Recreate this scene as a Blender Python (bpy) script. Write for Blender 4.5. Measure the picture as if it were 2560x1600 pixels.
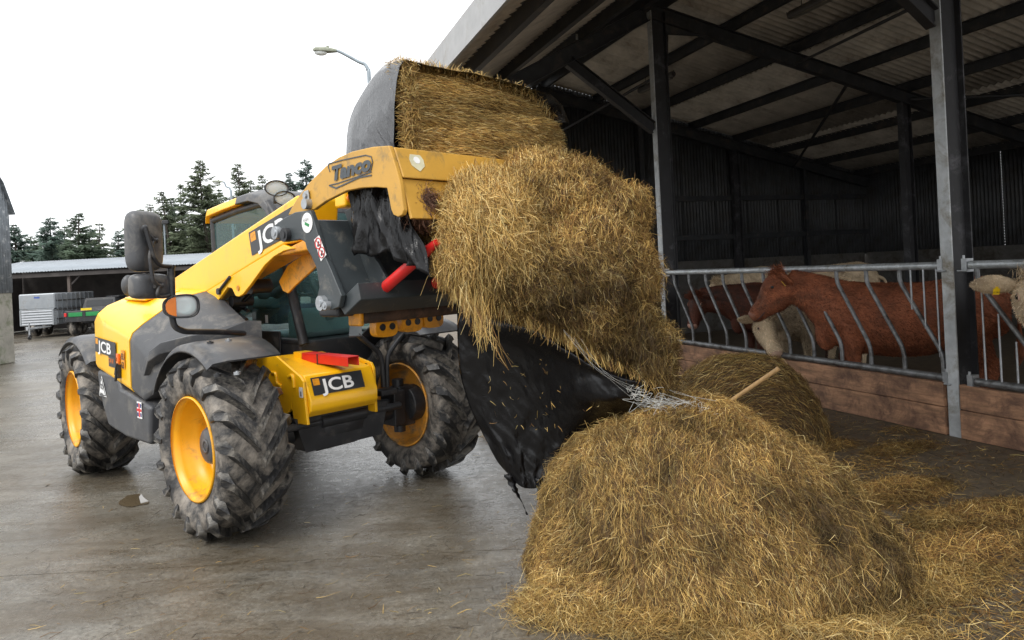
import bpy, bmesh, math, random
import numpy as np
from mathutils import Vector, Matrix, noise as mnoise
R = math.radians
random.seed(7); rng = np.random.default_rng(7)
for o in list(bpy.data.objects): bpy.data.objects.remove(o, do_unlink=True)
scene = bpy.context.scene
COL = scene.collection

# ------------------------------------------------------------------ camera, sky, sun, exposure
CAM_H = 1.74; F_PX = 1760.0; ROLL = 0.05
cam_d = bpy.data.cameras.new('camera'); cam = bpy.data.objects.new('camera', cam_d); COL.objects.link(cam)
cam_d.sensor_width = 36.0; cam_d.lens = 36.0 * F_PX / 2560.0
cam_d.shift_y = -125.0 / 2560.0
cam_d.clip_start = 0.05; cam_d.clip_end = 3000
cr, sr = math.cos(ROLL), math.sin(ROLL)
M = Matrix(((cr, sr, 0, 0), (0, 0, -1, 0), (-sr, cr, 0, CAM_H), (0, 0, 0, 1)))
cam.matrix_world = M
scene.camera = cam
SUN_EL, SUN_AZ = 52.0, 215.0          # azimuth of the light, compass degrees from +Y clockwise
world = bpy.data.worlds.new('World'); scene.world = world; world.use_nodes = True
nt = world.node_tree; nt.nodes.clear()
wo = nt.nodes.new('ShaderNodeOutputWorld'); bg = nt.nodes.new('ShaderNodeBackground')
sky = nt.nodes.new('ShaderNodeTexSky'); sky.sky_type = 'NISHITA'; sky.sun_disc = False
sky.sun_elevation = R(SUN_EL); sky.sun_rotation = R(SUN_AZ); sky.dust_density = 3.0
mixw = nt.nodes.new('ShaderNodeMixRGB'); mixw.inputs[0].default_value = 0.93
hs = nt.nodes.new('ShaderNodeHueSaturation'); hs.inputs['Saturation'].default_value = 0.5
nt.links.new(sky.outputs[0], hs.inputs['Color']); nt.links.new(hs.outputs[0], mixw.inputs[1])
tcw = nt.nodes.new('ShaderNodeTexCoord'); nzw = nt.nodes.new('ShaderNodeTexNoise')
nzw.inputs['Scale'].default_value = 2.2; nzw.inputs['Detail'].default_value = 6
nt.links.new(tcw.outputs['Generated'], nzw.inputs['Vector'])
crw = nt.nodes.new('ShaderNodeValToRGB')
crw.color_ramp.elements[0].position = 0.3; crw.color_ramp.elements[0].color = (8.6, 8.9, 9.2, 1)
crw.color_ramp.elements[1].position = 0.7; crw.color_ramp.elements[1].color = (9.9, 9.95, 10.0, 1)
nt.links.new(nzw.outputs[0], crw.inputs[0]); nt.links.new(crw.outputs[0], mixw.inputs[2])
nt.links.new(mixw.outputs[0], bg.inputs[0]); bg.inputs[1].default_value = 0.125
nt.links.new(bg.outputs[0], wo.inputs[0])
sd = bpy.data.lights.new('sun', 'SUN'); sd.energy = 1.3; sd.angle = R(25); sd.color = (1.0, 0.97, 0.92)
sun = bpy.data.objects.new('sun', sd); COL.objects.link(sun)
az = R(SUN_AZ); el = R(SUN_EL)
sdir = Vector((math.sin(az) * math.cos(el), math.cos(az) * math.cos(el), math.sin(el)))
sun.rotation_euler = sdir.to_track_quat('Z', 'Y').to_euler(); sun.location = sdir * 40
vs = scene.view_settings
vs.view_transform = 'Standard'; vs.look = 'None'; vs.exposure = 0.70; vs.gamma = 1.0; vs.use_curve_mapping = False

# ------------------------------------------------------------------ pixel rays (photo pixels 2560x1600)
def ray(x, y):
    dx, dy = x - 1280.0, y - 675.0
    u = dx * cr - dy * sr; v = dx * sr + dy * cr
    return Vector((u / F_PX, 1.0, -v / F_PX))
CAMP = Vector((0, 0, CAM_H))
def at_depth(x, y, Y): return CAMP + ray(x, y) * Y
def on_ground(x, y, z=0.0):
    d = ray(x, y); return CAMP + d * ((z - CAM_H) / d.z)
class Frame:
    def __init__(s, ox, oy, ax, ay):
        a = Vector((ax, ay, 0)).normalized(); s.o = Vector((ox, oy, 0)); s.x = a; s.y = Vector((-a.y, a.x, 0)); s.ang = math.atan2(a.y, a.x)
    def on(s, axis, val, px, py):
        n = (s.x, s.y, Vector((0, 0, 1)))[axis]; d = ray(px, py)
        t = (val - (CAMP - s.o).dot(n)) / d.dot(n); P = CAMP + d * t - s.o
        return Vector((P.dot(s.x), P.dot(s.y), P.z))
    def w(s, p): return s.o + s.x * p[0] + s.y * p[1] + Vector((0, 0, p[2]))
    def loc(s, P): q = Vector(P) - s.o; return Vector((q.dot(s.x), q.dot(s.y), q.z))
VEH = Frame(-1.49, 5.60, .723, -.691)
BARN = Frame(2.38, 11.07, -.342, .94)

# ------------------------------------------------------------------ materials
MATS = {}
def mat(name, col, rough=0.6, metal=0.0, var=0.15, scale=6.0, col2=None, bump=0.0, bscale=None, spec=0.5,
        dirt=None, dirt_amt=0.5, dirt_scale=3.0, rvar=0.1, stretch=None, coat=0.0, attr=None):
    if name in MATS: return MATS[name]
    m = bpy.data.materials.new(name); MATS[name] = m; m.use_nodes = True
    nt = m.node_tree; N = nt.nodes; L = nt.links; p = N['Principled BSDF']
    tc = N.new('ShaderNodeTexCoord'); src = tc.outputs['Object']
    if stretch:
        mp = N.new('ShaderNodeMapping'); mp.inputs['Scale'].default_value = stretch
        L.new(src, mp.inputs[0]); src = mp.outputs[0]
    nz = N.new('ShaderNodeTexNoise'); nz.inputs['Scale'].default_value = scale; nz.inputs['Detail'].default_value = 8
    nz.inputs['Roughness'].default_value = 0.65
    L.new(src, nz.inputs['Vector'])
    rp = N.new('ShaderNodeValToRGB'); e = rp.color_ramp.elements
    c1 = tuple(max(0, x * (1 - var)) for x in col); c2 = col2 if col2 else tuple(min(1, x * (1 + var)) for x in col)
    e[0].position = .32; e[0].color = (*c1, 1); e[1].position = .68; e[1].color = (*c2, 1)
    L.new(nz.outputs[0], rp.inputs[0]); out = rp.outputs[0]
    if attr:
        va = N.new('ShaderNodeVertexColor'); va.layer_name = attr
        mx = N.new('ShaderNodeMixRGB'); mx.blend_type = 'MULTIPLY'; mx.inputs[0].default_value = 1
        L.new(va.outputs[0], mx.inputs[1]); L.new(out, mx.inputs[2]); out = mx.outputs[0]
    if dirt:
        nd = N.new('ShaderNodeTexNoise'); nd.inputs['Scale'].default_value = dirt_scale; nd.inputs['Detail'].default_value = 10
        nd.inputs['Roughness'].default_value = 0.72; nd.inputs['Distortion'].default_value = 0.4
        L.new(tc.outputs['Object'], nd.inputs['Vector'])
        rd = N.new('ShaderNodeValToRGB'); d = rd.color_ramp.elements
        d[0].position = 0.62 - 0.3 * dirt_amt; d[0].color = (0, 0, 0, 1); d[1].position = 0.80 - 0.3 * dirt_amt; d[1].color = (1, 1, 1, 1)
        L.new(nd.outputs[0], rd.inputs[0])
        mx = N.new('ShaderNodeMixRGB'); mx.inputs[2].default_value = (*dirt, 1)
        L.new(rd.outputs[0], mx.inputs[0]); L.new(out, mx.inputs[1]); out = mx.outputs[0]
    L.new(out, p.inputs['Base Color'])
    p.inputs['Metallic'].default_value = metal; p.inputs['Specular IOR Level'].default_value = spec
    p.inputs['Coat Weight'].default_value = coat
    mr = N.new('ShaderNodeMapRange'); mr.inputs['To Min'].default_value = max(.02, rough - rvar); mr.inputs['To Max'].default_value = min(1, rough + rvar)
    L.new(nz.outputs[0], mr.inputs['Value']); L.new(mr.outputs[0], p.inputs['Roughness'])
    if bump:
        nb = N.new('ShaderNodeTexNoise'); nb.inputs['Scale'].default_value = bscale or scale * 4; nb.inputs['Detail'].default_value = 6
        L.new(src, nb.inputs['Vector'])
        bp = N.new('ShaderNodeBump'); bp.inputs['Strength'].default_value = bump; bp.inputs['Distance'].default_value = 0.02
        L.new(nb.outputs[0], bp.inputs['Height']); L.new(bp.outputs[0], p.inputs['Normal'])
    return m
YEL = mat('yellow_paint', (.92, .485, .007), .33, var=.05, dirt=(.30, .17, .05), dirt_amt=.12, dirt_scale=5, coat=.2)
YELD = mat('yellow_paint_worn_shaded', (.74, .30, .01), .42, var=.10, dirt=(.22, .10, .03), dirt_amt=.45, dirt_scale=7)  # worn yellow; its deeper orange also paints the shade on the far boom web
ORA = mat('yellow_rim', (.84, .39, .008), .38, var=.08, dirt=(.20, .13, .06), dirt_amt=.3, dirt_scale=4)
TAN = mat('ochre_paint', (.52, .285, .045), .45, var=.08, dirt=(.22, .15, .06), dirt_amt=.3, dirt_scale=9)
BLK = mat('black_steel', (.022, .023, .026), .45, var=.3, dirt=(.10, .09, .08), dirt_amt=.25, dirt_scale=6)
PLA = mat('grey_plastic', (.055, .057, .062), .42, var=.2, dirt=(.15, .14, .125), dirt_amt=.42, dirt_scale=5, bump=.05, bscale=120)
DGR = mat('charcoal_paint', (.040, .048, .052), .4, var=.12, dirt=(.16, .15, .13), dirt_amt=.22, dirt_scale=8)
TYR = mat('tyre_rubber', (.022, .022, .023), .62, var=.3, dirt=(.25, .22, .185), dirt_amt=.60, dirt_scale=4.0, bump=.5, bscale=25)
TYRL = mat('tyre_lug_rubber', (.016, .016, .017), .42, var=.3, dirt=(.22, .20, .17), dirt_amt=.46, dirt_scale=6, bump=.3, bscale=30)
RED = mat('red_paint', (.62, .018, .016), .38, var=.1, dirt=(.12, .06, .05), dirt_amt=.2)
CHR = mat('chrome_steel', (.55, .55, .54), .18, metal=1, var=.1)
ZNC = mat('zinc_steel', (.42, .44, .46), .45, metal=.75, var=.2, scale=14, dirt=(.16, .14, .12), dirt_amt=.3)
RST = mat('rusty_steel', (.10, .055, .035), .75, var=.4, dirt=(.03, .025, .022), dirt_amt=.5, dirt_scale=9, bump=.2)
WHT = mat('white_vinyl', (.78, .78, .77), .45, var=.04)
BKV = mat('black_vinyl', (.028, .03, .034), .4, var=.1)
ORV = mat('amber_lens', (.75, .20, .02), .2, var=.1)
CON = mat('concrete_wall', (.33, .31, .27), .85, var=.2, dirt=(.12, .13, .07), dirt_amt=.5, dirt_scale=2, bump=.3, bscale=30)
def glass(name, col, rough=.03, alpha=.35, spec=.6):
    if name in MATS: return MATS[name]
    m = bpy.data.materials.new(name); MATS[name] = m; m.use_nodes = True
    nt = m.node_tree; N = nt.nodes; L = nt.links; p = N['Principled BSDF']
    p.inputs['Base Color'].default_value = (*col, 1); p.inputs['Roughness'].default_value = rough
    p.inputs['Specular IOR Level'].default_value = spec
    tr = N.new('ShaderNodeBsdfTransparent'); tr.inputs[0].default_value = (.62, .80, .80, 1)
    mx = N.new('ShaderNodeMixShader'); mx.inputs[0].default_value = alpha
    L.new(tr.outputs[0], mx.inputs[1]); L.new(p.outputs[0], mx.inputs[2]); L.new(mx.outputs[0], N['Material Output'].inputs[0])
    return m
GLS = glass('cab_glass', (.09, .17, .17))
LENS = glass('lamp_lens', (.85, .87, .88), .06, .55)
REF = mat('reflector', (.75, .76, .77), .3, metal=.35, var=.1)

# ------------------------------------------------------------------ mesh helpers
class MB:
    def __init__(s): s.v = []; s.f = []; s.sm = []
    def add(s, vs, fs, smooth=False, T=None):
        b = len(s.v)
        s.v += [tuple(T @ Vector(p)) if T else tuple(p) for p in vs]
        s.f += [tuple(i + b for i in f) for f in fs]; s.sm += [smooth] * len(fs); return s
    def box(s, c, d, rot=None, T=None):
        x, y, z = d[0] / 2, d[1] / 2, d[2] / 2
        vs = [Vector((i, j, k)) for i in (-x, x) for j in (-y, y) for k in (-z, z)]
        if rot is not None: vs = [rot @ p for p in vs]
        vs = [p + Vector(c) for p in vs]
        return s.add(vs, [(0, 1, 3, 2), (4, 6, 7, 5), (0, 4, 5, 1), (2, 3, 7, 6), (0, 2, 6, 4), (1, 5, 7, 3)], T=T)
    def bar(s, a, b, w, h, up=(0, 0, 1), T=None):
        a, b = Vector(a), Vector(b); d = (b - a); L = d.length; x = d / L
        y = Vector(up).cross(x)
        if y.length < 1e-4: y = Vector((0, 1, 0))
        y.normalize(); z = x.cross(y)
        m = Matrix((x, y, z)).transposed()
        return s.box((a + b) / 2, (L, w, h), rot=m, T=T)
    def tube(s, pts, r, n=10, cap=True, T=None):
        pts = [Vector(p) for p in pts]; rs = r if isinstance(r, (list, tuple)) else [r] * len(pts)
        vs = []; fs = []; prev = None
        for i, p in enumerate(pts):
            t = (pts[min(i + 1, len(pts) - 1)] - pts[max(i - 1, 0)]).normalized()
            if prev is None:
                a = Vector((0, 0, 1)) if abs(t.z) < .9 else Vector((1, 0, 0))
                u = a.cross(t).normalized()
            else:
                u = (prev - t * prev.dot(t)).normalized()
            prev = u; w = t.cross(u)
            for k in range(n):
                an = 2 * math.pi * k / n; vs.append(p + (u * math.cos(an) + w * math.sin(an)) * rs[i])
        for i in range(len(pts) - 1):
            for k in range(n):
                fs.append((i * n + k, i * n + (k + 1) % n, (i + 1) * n + (k + 1) % n, (i + 1) * n + k))
        s.add(vs, fs, True, T)
        if cap:
            m = len(pts) - 1
            s.add(vs[:n], [tuple(range(n))[::-1]], False, T); s.add(vs[m * n:], [tuple(range(n))], False, T)
        return s
    def lathe(s, prof, n=32, axis='Y', c=(0, 0, 0), closed=False, T=None, smooth=True):
        vs = []; fs = []; m = len(prof); c = Vector(c)
        for k in range(n):
            a = 2 * math.pi * k / n; ca, sa = math.cos(a), math.sin(a)
            for (r, h) in prof:
                if axis == 'Y': vs.append(c + Vector((r * ca, h, r * sa)))
                elif axis == 'X': vs.append(c + Vector((h, r * ca, r * sa)))
                else: vs.append(c + Vector((r * ca, r * sa, h)))
        for k in range(n):
            k2 = (k + 1) % n
            for j in range(m if closed else m - 1):
                j2 = (j + 1) % m
                fs.append((k * m + j, k * m + j2, k2 * m + j2, k2 * m + j))
        return s.add(vs, fs, smooth, T)
    def prism(s, poly, fn, a, b, T=None):
        """poly of 2-D points; fn(p, h) -> 3-D; extruded from h=a to h=b"""
        n = len(poly)
        vs = [fn(p, a) for p in poly] + [fn(p, b) for p in poly]
        fs = [tuple(range(n))[::-1], tuple(range(n, 2 * n))] + [(i, (i + 1) % n, n + (i + 1) % n, n + i) for i in range(n)]
        return s.add(vs, fs, False, T)
    def loft(s, secs, closed=True, cap=True, smooth=True, T=None):
        n = len(secs[0]); vs = [p for q in secs for p in q]; fs = []
        for i in range(len(secs) - 1):
            for k in range(n if closed else n - 1):
                k2 = (k + 1) % n
                fs.append((i * n + k, i * n + k2, (i + 1) * n + k2, (i + 1) * n + k))
        s.add(vs, fs, smooth, T)
        if cap and closed:
            s.add(secs[0], [tuple(range(n))[::-1]], False, T); s.add(secs[-1], [tuple(range(n))], False, T)
        return s
    def blob(s, c, r, rot=None, nu=14, nv=9, T=None):
        vs = []; fs = []
        for j in range(nv + 1):
            ph = math.pi * j / nv
            for i in range(nu):
                th = 2 * math.pi * i / nu
                p = Vector((r[0] * math.sin(ph) * math.cos(th), r[1] * math.sin(ph) * math.sin(th), r[2] * math.cos(ph)))
                if rot is not None: p = rot @ p
                vs.append(p + Vector(c))
        for j in range(nv):
            for i in range(nu):
                i2 = (i + 1) % nu
                fs.append((j * nu + i, (j + 1) * nu + i, (j + 1) * nu + i2, j * nu + i2))
        return s.add(vs, fs, True, T)
    def mesh(s, name, m=None, weld=False):
        me = bpy.data.meshes.new(name); me.from_pydata(s.v, [], s.f)
        me.polygons.foreach_set('use_smooth', s.sm)
        bm = bmesh.new(); bm.from_mesh(me)
        if weld: bmesh.ops.remove_doubles(bm, verts=bm.verts, dist=1e-4)
        bmesh.ops.recalc_face_normals(bm, faces=bm.faces); bm.to_mesh(me); bm.free()
        if m: me.materials.append(m)
        return me
    def build(s, name, m, parent=None, bev=0.0, weld=False, segs=2, loc=None):
        o = bpy.data.objects.new(name, s.mesh(name, m, weld)); COL.objects.link(o)
        if parent: o.parent = parent
        if loc is not None: o.location = loc
        if bev:
            b = o.modifiers.new('bevel', 'BEVEL'); b.width = bev; b.segments = segs; b.limit_method = 'ANGLE'; b.angle_limit = R(35)
            o.data.polygons.foreach_set('use_smooth', [True] * len(o.data.polygons))
            wn = o.modifiers.new('wn', 'WEIGHTED_NORMAL'); wn.keep_sharp = True
        return o
def inst(name, me, parent, loc=(0, 0, 0), rot=(0, 0, 0), scale=None):
    o = bpy.data.objects.new(name, me); COL.objects.link(o); o.parent = parent
    o.location = loc; o.rotation_euler = rot
    if scale: o.scale = scale
    return o
def tag(o, label=None, cat=None, group=None, kind=None):
    if label: o['label'] = label
    if cat: o['category'] = cat
    if group: o['group'] = group
    if kind: o['kind'] = kind
    return o
def thing(name, label, cat, loc=(0, 0, 0), rz=0.0, group=None):
    o = bpy.data.objects.new(name, None); COL.objects.link(o); o.location = loc; o.rotation_euler = (0, 0, rz)
    o.empty_display_size = .2
    return tag(o, label, cat, group)
def smooth_path(pts, n=6):
    """Catmull-Rom through points"""
    P = [Vector(p) for p in pts]; P = [P[0] * 2 - P[1]] + P + [P[-1] * 2 - P[-2]]; out = []
    for i in range(1, len(P) - 2):
        for k in range(n):
            t = k / n
            out.append(0.5 * ((2 * P[i]) + (P[i + 1] - P[i - 1]) * t + (2 * P[i - 1] - 5 * P[i] + 4 * P[i + 1] - P[i + 2]) * t * t + (3 * P[i] - P[i - 1] - 3 * P[i + 1] + P[i + 2]) * t ** 3))
    out.append(P[-2]); return out
def round_corner(pts, r=.05, n=4):
    P = [Vector(p) for p in pts]; out = [P[0]]
    for i in range(1, len(P) - 1):
        a = (P[i - 1] - P[i]); b = (P[i + 1] - P[i]); rr = min(r, a.length * .45, b.length * .45)
        p0 = P[i] + a.normalized() * rr; p1 = P[i] + b.normalized() * rr
        for k in range(n + 1):
            t = k / n; out.append(p0 * (1 - t) ** 2 + P[i] * 2 * t * (1 - t) + p1 * t * t)
    out.append(P[-1]); return out
def text_mesh(txt, size=1.0, shear=0.0, offset=0.0, extrude=0.0, bold=0.0, space=1.0):
    cu = bpy.data.curves.new('lettering', 'FONT'); cu.body = txt; cu.size = size; cu.shear = shear; cu.offset = bold
    cu.extrude = extrude; cu.align_x = 'LEFT'; cu.space_character = space; cu.resolution_u = 4
    o = bpy.data.objects.new('lettering', cu); COL.objects.link(o)
    dg = bpy.context.evaluated_depsgraph_get(); me = bpy.data.meshes.new_from_object(o.evaluated_get(dg))
    bpy.data.objects.remove(o, do_unlink=True); return me

# ------------------------------------------------------------------ ground
def ground_material():
    m = bpy.data.materials.new('wet_concrete'); m.use_nodes = True
    nt = m.node_tree; N = nt.nodes; L = nt.links; p = N['Principled BSDF']
    g = N.new('ShaderNodeNewGeometry'); pos = g.outputs['Position']
    def noise(scale, detail=8, rough=.6, stretch=None, dist=0, off=0):
        s = pos
        mp = N.new('ShaderNodeMapping'); mp.inputs['Location'].default_value = (off, off * 1.7, 0)
        if stretch: mp.inputs['Scale'].default_value = stretch[0]; mp.inputs['Rotation'].default_value = (0, 0, stretch[1])
        L.new(pos, mp.inputs[0]); s = mp.outputs[0]
        n = N.new('ShaderNodeTexNoise'); n.inputs['Scale'].default_value = scale; n.inputs['Detail'].default_value = detail
        n.inputs['Roughness'].default_value = rough; n.inputs['Distortion'].default_value = dist
        L.new(s, n.inputs['Vector']); return n.outputs[0]
    def ramp(src, a, b, ca=(0, 0, 0), cb=(1, 1, 1)):
        r = N.new('ShaderNodeValToRGB'); e = r.color_ramp.elements
        e[0].position = a; e[1].position = b; e[0].color = (*ca, 1); e[1].color = (*cb, 1)
        L.new(src, r.inputs[0]); return r.outputs[0]
    def mix(f, a, b, blend='MIX'):
        x = N.new('ShaderNodeMixRGB'); x.blend_type = blend
        for i, v in ((0, f), (1, a), (2, b)):
            if isinstance(v, (int, float)): x.inputs[i].default_value = v
            elif isinstance(v, tuple): x.inputs[i].default_value = (*v, 1)
            else: L.new(v, x.inputs[i])
        return x.outputs[0]
    base = ramp(noise(1.1, 10, .7), .3, .72, (.105, .098, .084), (.30, .282, .247))
    fine = ramp(noise(38, 6, .75), .3, .75, (.40, .39, .37), (1.40, 1.39, 1.36))
    c = mix(1.0, base, fine, 'MULTIPLY')
    # brown muck smears, dragged roughly along the yard
    smear = ramp(noise(2.6, 14, .82, ((.45, 1.6, 1), R(-18)), .9, 3.1), .42, .60)
    c = mix(mix(1.0, smear, (.72, .72, .72), 'MULTIPLY'), c, (.075, .055, .030))
    stain = ramp(noise(.42, 9, .72, None, .7, 17), .44, .62)
    c = mix(mix(1.0, stain, (.60, .60, .60), 'MULTIPLY'), c, mix(1.0, c, (.62, .50, .34), 'MULTIPLY'))
    specks = ramp(noise(26, 7, .88, ((.35, 1.5, 1), R(-14)), 1.4, 9), .555, .62)
    c = mix(mix(1.0, specks, (.75, .75, .75), 'MULTIPLY'), c, (.045, .038, .03))
    # trodden muck along the feed barrier (distance from the barrier line)
    sep = N.new('ShaderNodeVectorMath'); sep.operation = 'DOT_PRODUCT'; sep.inputs[1].default_value = (*BARN.y[:2], 0)
    L.new(pos, sep.inputs[0])
    off = N.new('ShaderNodeMath'); off.operation = 'SUBTRACT'; off.inputs[1].default_value = BARN.o.dot(BARN.y); L.new(sep.outputs['Value'], off.inputs[0])
    wob = N.new('ShaderNodeMath'); wob.operation = 'MULTIPLY_ADD'; wob.inputs[1].default_value = 3.0; L.new(noise(.9, 6, .7, None, .5, 5), wob.inputs[0]); L.new(off.outputs[0], wob.inputs[2])
    mr = N.new('ShaderNodeMapRange'); mr.inputs['From Min'].default_value = 3.4; mr.inputs['From Max'].default_value = 5.9; mr.inputs['To Min'].default_value = 1; mr.inputs['To Max'].default_value = 0
    L.new(wob.outputs[0], mr.inputs['Value'])
    muck = ramp(noise(9, 10, .78, None, .6, 2), .3, .7, (.042, .031, .020), (.165, .122, .075))
    muckf = mix(1.0, mr.outputs[0], (.85, .85, .85), 'MULTIPLY')
    c = mix(muckf, c, muck)
    L.new(c, p.inputs['Base Color'])
    # wetness drives gloss
    wet = ramp(noise(.55, 7, .65, None, .4, 11), .36, .56)
    gr = ramp(noise(14, 8, .7, None, 0, 4), .3, .75, (.09, .09, .09), (.40, .40, .40))
    rough = mix(wet, mix(1.0, gr, (.20, .20, .20), 'ADD'), gr)
    rough = mix(muckf, rough, (.78, .78, .78))
    L.new(rough, p.inputs['Roughness']); p.inputs['Specular IOR Level'].default_value = .5
    bp = N.new('ShaderNodeBump'); bp.inputs['Strength'].default_value = .6; bp.inputs['Distance'].default_value = .012
    h = mix(.5, noise(45, 8, .75), noise(9, 8, .7, ((.5, 1.6, 1), R(-16)), .6)); L.new(h, bp.inputs['Height']); L.new(bp.outputs[0], p.inputs['Normal'])
    return m
GRD = ground_material()
mb = MB(); mb.add([(-600, -100, -.03), (600, -100, -.03), (600, 1200, -.03), (-600, 1200, -.03)], [(0, 1, 2, 3)])
ground = mb.build('ground', GRD); tag(ground, 'wet grey concrete farmyard smeared with brown muck', 'ground', kind='structure')
SW, SD = 7.8, 1.985
mb = MB(); mb.box((0, 0, -.06), (SW - .007, SD - .007, .12)); slab_me = mb.mesh('slab', GRD)
for j in range(-1, 13):
    for i in range(-2, 3):
        o = inst('slab', slab_me, ground, (i * SW - .4 + random.uniform(-.004, .004), 3.40 + j * SD, random.uniform(-.0015, .0)), (0, 0, R(.4)))

# ------------------------------------------------------------------ cattle shed
STL = mat('dark_steel', (.03, .032, .036), .55, var=.4, scale=5, dirt=(.09, .075, .06), dirt_amt=.3, dirt_scale=4)
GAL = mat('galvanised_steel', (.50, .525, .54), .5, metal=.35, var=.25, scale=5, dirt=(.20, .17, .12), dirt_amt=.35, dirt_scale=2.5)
POST = mat('dark_post', (.024, .024, .027), .6, var=.35, scale=4, dirt=(.12, .12, .13), dirt_amt=.26, dirt_scale=3.2)  # dark tone with paler patches for web and back flange; front flange is paler
FIB = mat('fibre_cement', (.52, .485, .43), .9, var=.25, scale=2.2, dirt=(.24, .20, .165), dirt_amt=.38, dirt_scale=1.3, bump=.1)
CLAD = mat('weathered_cladding', (.058, .061, .064), .6, var=.3, scale=3, dirt=(.04, .035, .03), dirt_amt=.5, dirt_scale=2)
FAS = mat('fascia_grey', (.34, .345, .35), .6, var=.12, dirt=(.25, .24, .22), dirt_amt=.3)
BLKW = mat('block_wall', (.10, .095, .088), .9, var=.3, scale=3, dirt=(.05, .04, .03), dirt_amt=.5, bump=.2)
BAY = 4.86; ZR = 5.69; YO = 4.05; SO = (5.69 - 3.60) / 4.0; YI = -9.5; SI = .22
FX = [BAY, 0, -BAY, -2 * BAY]
shed = thing('cattle_shed', 'tall open-sided cattle shed with steel posts, braces and wide canopy over the feed passage', 'barn', BARN.o, BARN.ang)
def zr(y): return ZR - (SO * y if y >= 0 else -SI * y)
def ibeam(a, b, w, h, up, t=.014):
    """I section between a and b: w flange width, h depth along up"""
    mb = MB(); a, b = Vector(a), Vector(b); x = (b - a).normalized(); y = Vector(up).cross(x).normalized(); z = x.cross(y)
    for sgn in (-1, 1): mb.bar(a + z * sgn * (h / 2 - t / 2), b + z * sgn * (h / 2 - t / 2), w, t, z)
    mb.bar(a, b, t * .8, h - 2 * t - .002, z); return mb
for fx in FX:
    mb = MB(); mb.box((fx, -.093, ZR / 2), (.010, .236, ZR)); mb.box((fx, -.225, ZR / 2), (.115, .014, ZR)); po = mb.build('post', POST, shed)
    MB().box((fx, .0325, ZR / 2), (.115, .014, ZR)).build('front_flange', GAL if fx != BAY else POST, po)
    if fx in (BAY, 0):
        ibeam((fx, -5.23, 0), (fx, -5.23, zr(-5.23) - .11), .13, .2, (0, 1, 0)).build('inner_post', POST, shed)
    YR_ = 2.8 if fx < 0 else YO - .1
    ibeam((fx, 0.10, zr(.10)), (fx, YR_, zr(YR_)), .12, .24, (0, 0, 1)).build('rafter', STL, shed)
    ibeam((fx, -.02, zr(-.02)), (fx, YI, zr(YI)), .12, .24, (0, 0, 1)).build('rafter', STL, shed)
    ibeam((fx, .04, 3.84), (fx, 1.46, zr(1.46) - .10), .10, .18, (1, 0, 0) if False else (0, .72, .69)).build('knee_brace', POST, shed)
    mb = MB(); mb.prism([(-.13, ZR - .35), (-1.0, zr(-1.0) - .11), (-.13, zr(-.13) - .11)], lambda p, h: (fx + h, p[0], p[1]), -.006, .006); mb.build('haunch', STL, shed)
X0, X1 = -11.0, BAY + .15
for y in (3.78, 2.55, 1.25, .22, -.22, -1.5, -2.78, -4.06, -5.34, -6.62, -7.9, -9.2):
    z = zr(y) + .12 + .085
    mb = MB(); mb.bar((X0, y, z), (X1, y, z), .012, .17); mb.bar((X0, y + .03, z + .078), (X1, y + .03, z + .078), .06, .012); mb.bar((X0, y - .03, z - .078), (X1, y - .03, z - .078), .06, .012)
    mb.build('purlin', STL, shed)
    for fx in (0, -BAY):
        if y > .5: MB().bar((fx + .062, y - .005, z - .06), (fx + .062, y - .005, z + .03), .09, .01).build('cleat', GAL, shed)
# corrugated sheets: waves across x, run down the slope
def corr(w, l, amp=.022, pitch=.146, nl=1, t=.007):
    n = max(4, int(w / pitch * 6)); mb = MB(); vs = []; fs = []
    for lay in (0, 1):
        for i in range(n + 1):
            x = w * i / n
            for k in range(nl + 1): vs.append((x, l * k / nl, amp * math.sin(2 * math.pi * x / pitch) - lay * t))
    st = nl + 1; nn = (n + 1) * st
    for i in range(n):
        for k in range(nl):
            a = i * st + k; fs.append((a, a + 1, a + st + 1, a + st)); b = a + nn; fs.append((b, b + st, b + st + 1, b + 1))
    for i in range(n):
        for a in (i * st, i * st + nl): fs.append((a, a + st, a + st + nn, a + nn))
    for a in (0, n * st):
        for k in range(nl): fs.append((a + k, a + k + 1, a + k + 1 + nn, a + k + nn))
    mb.add(vs, fs, True); return mb
slo = math.atan(SO); sli = math.atan(SI); LO = (YO - .02) / math.cos(slo); LI = (-YI + .15) / math.cos(sli)
me_o = corr(1.04, LO / 2 + .08).mesh('roof_sheet', FIB); me_i = corr(1.04, LI / 3 + .08).mesh('roof_sheet', FIB)
for i in range(16):
    x = X0 + i * 1.0
    for k in range(2):
        y = k * LO / 2 * math.cos(slo); z = zr(0) - SO * y + .12 + .17 + .03 - k * .012
        inst('roof_sheet', me_o, shed, (x + 1.04 * 0, y, z), (-slo, 0, 0))
    for k in range(3):
        y = -(k + 1) * LI / 3 * math.cos(sli); z = zr(y) + .12 + .17 + .03 - k * .012
        inst('roof_sheet', me_i, shed, (x, y, z), (sli, 0, 0))
zf = zr(YO + .1) + .30
for i in range(6):
    L_ = (X1 - X0) / 6
    MB().bar((X0 + i * L_ + .002, YO + .16, zf + .02), (X0 + (i + 1) * L_ - .002, YO + .16, zf + .02), .025, .29).build('fascia_board', FAS, shed)
MB().bar((X0, 0, ZR + .46), (X1, 0, ZR + .46), .34, .02).build('ridge_cap', FIB, shed)
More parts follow.
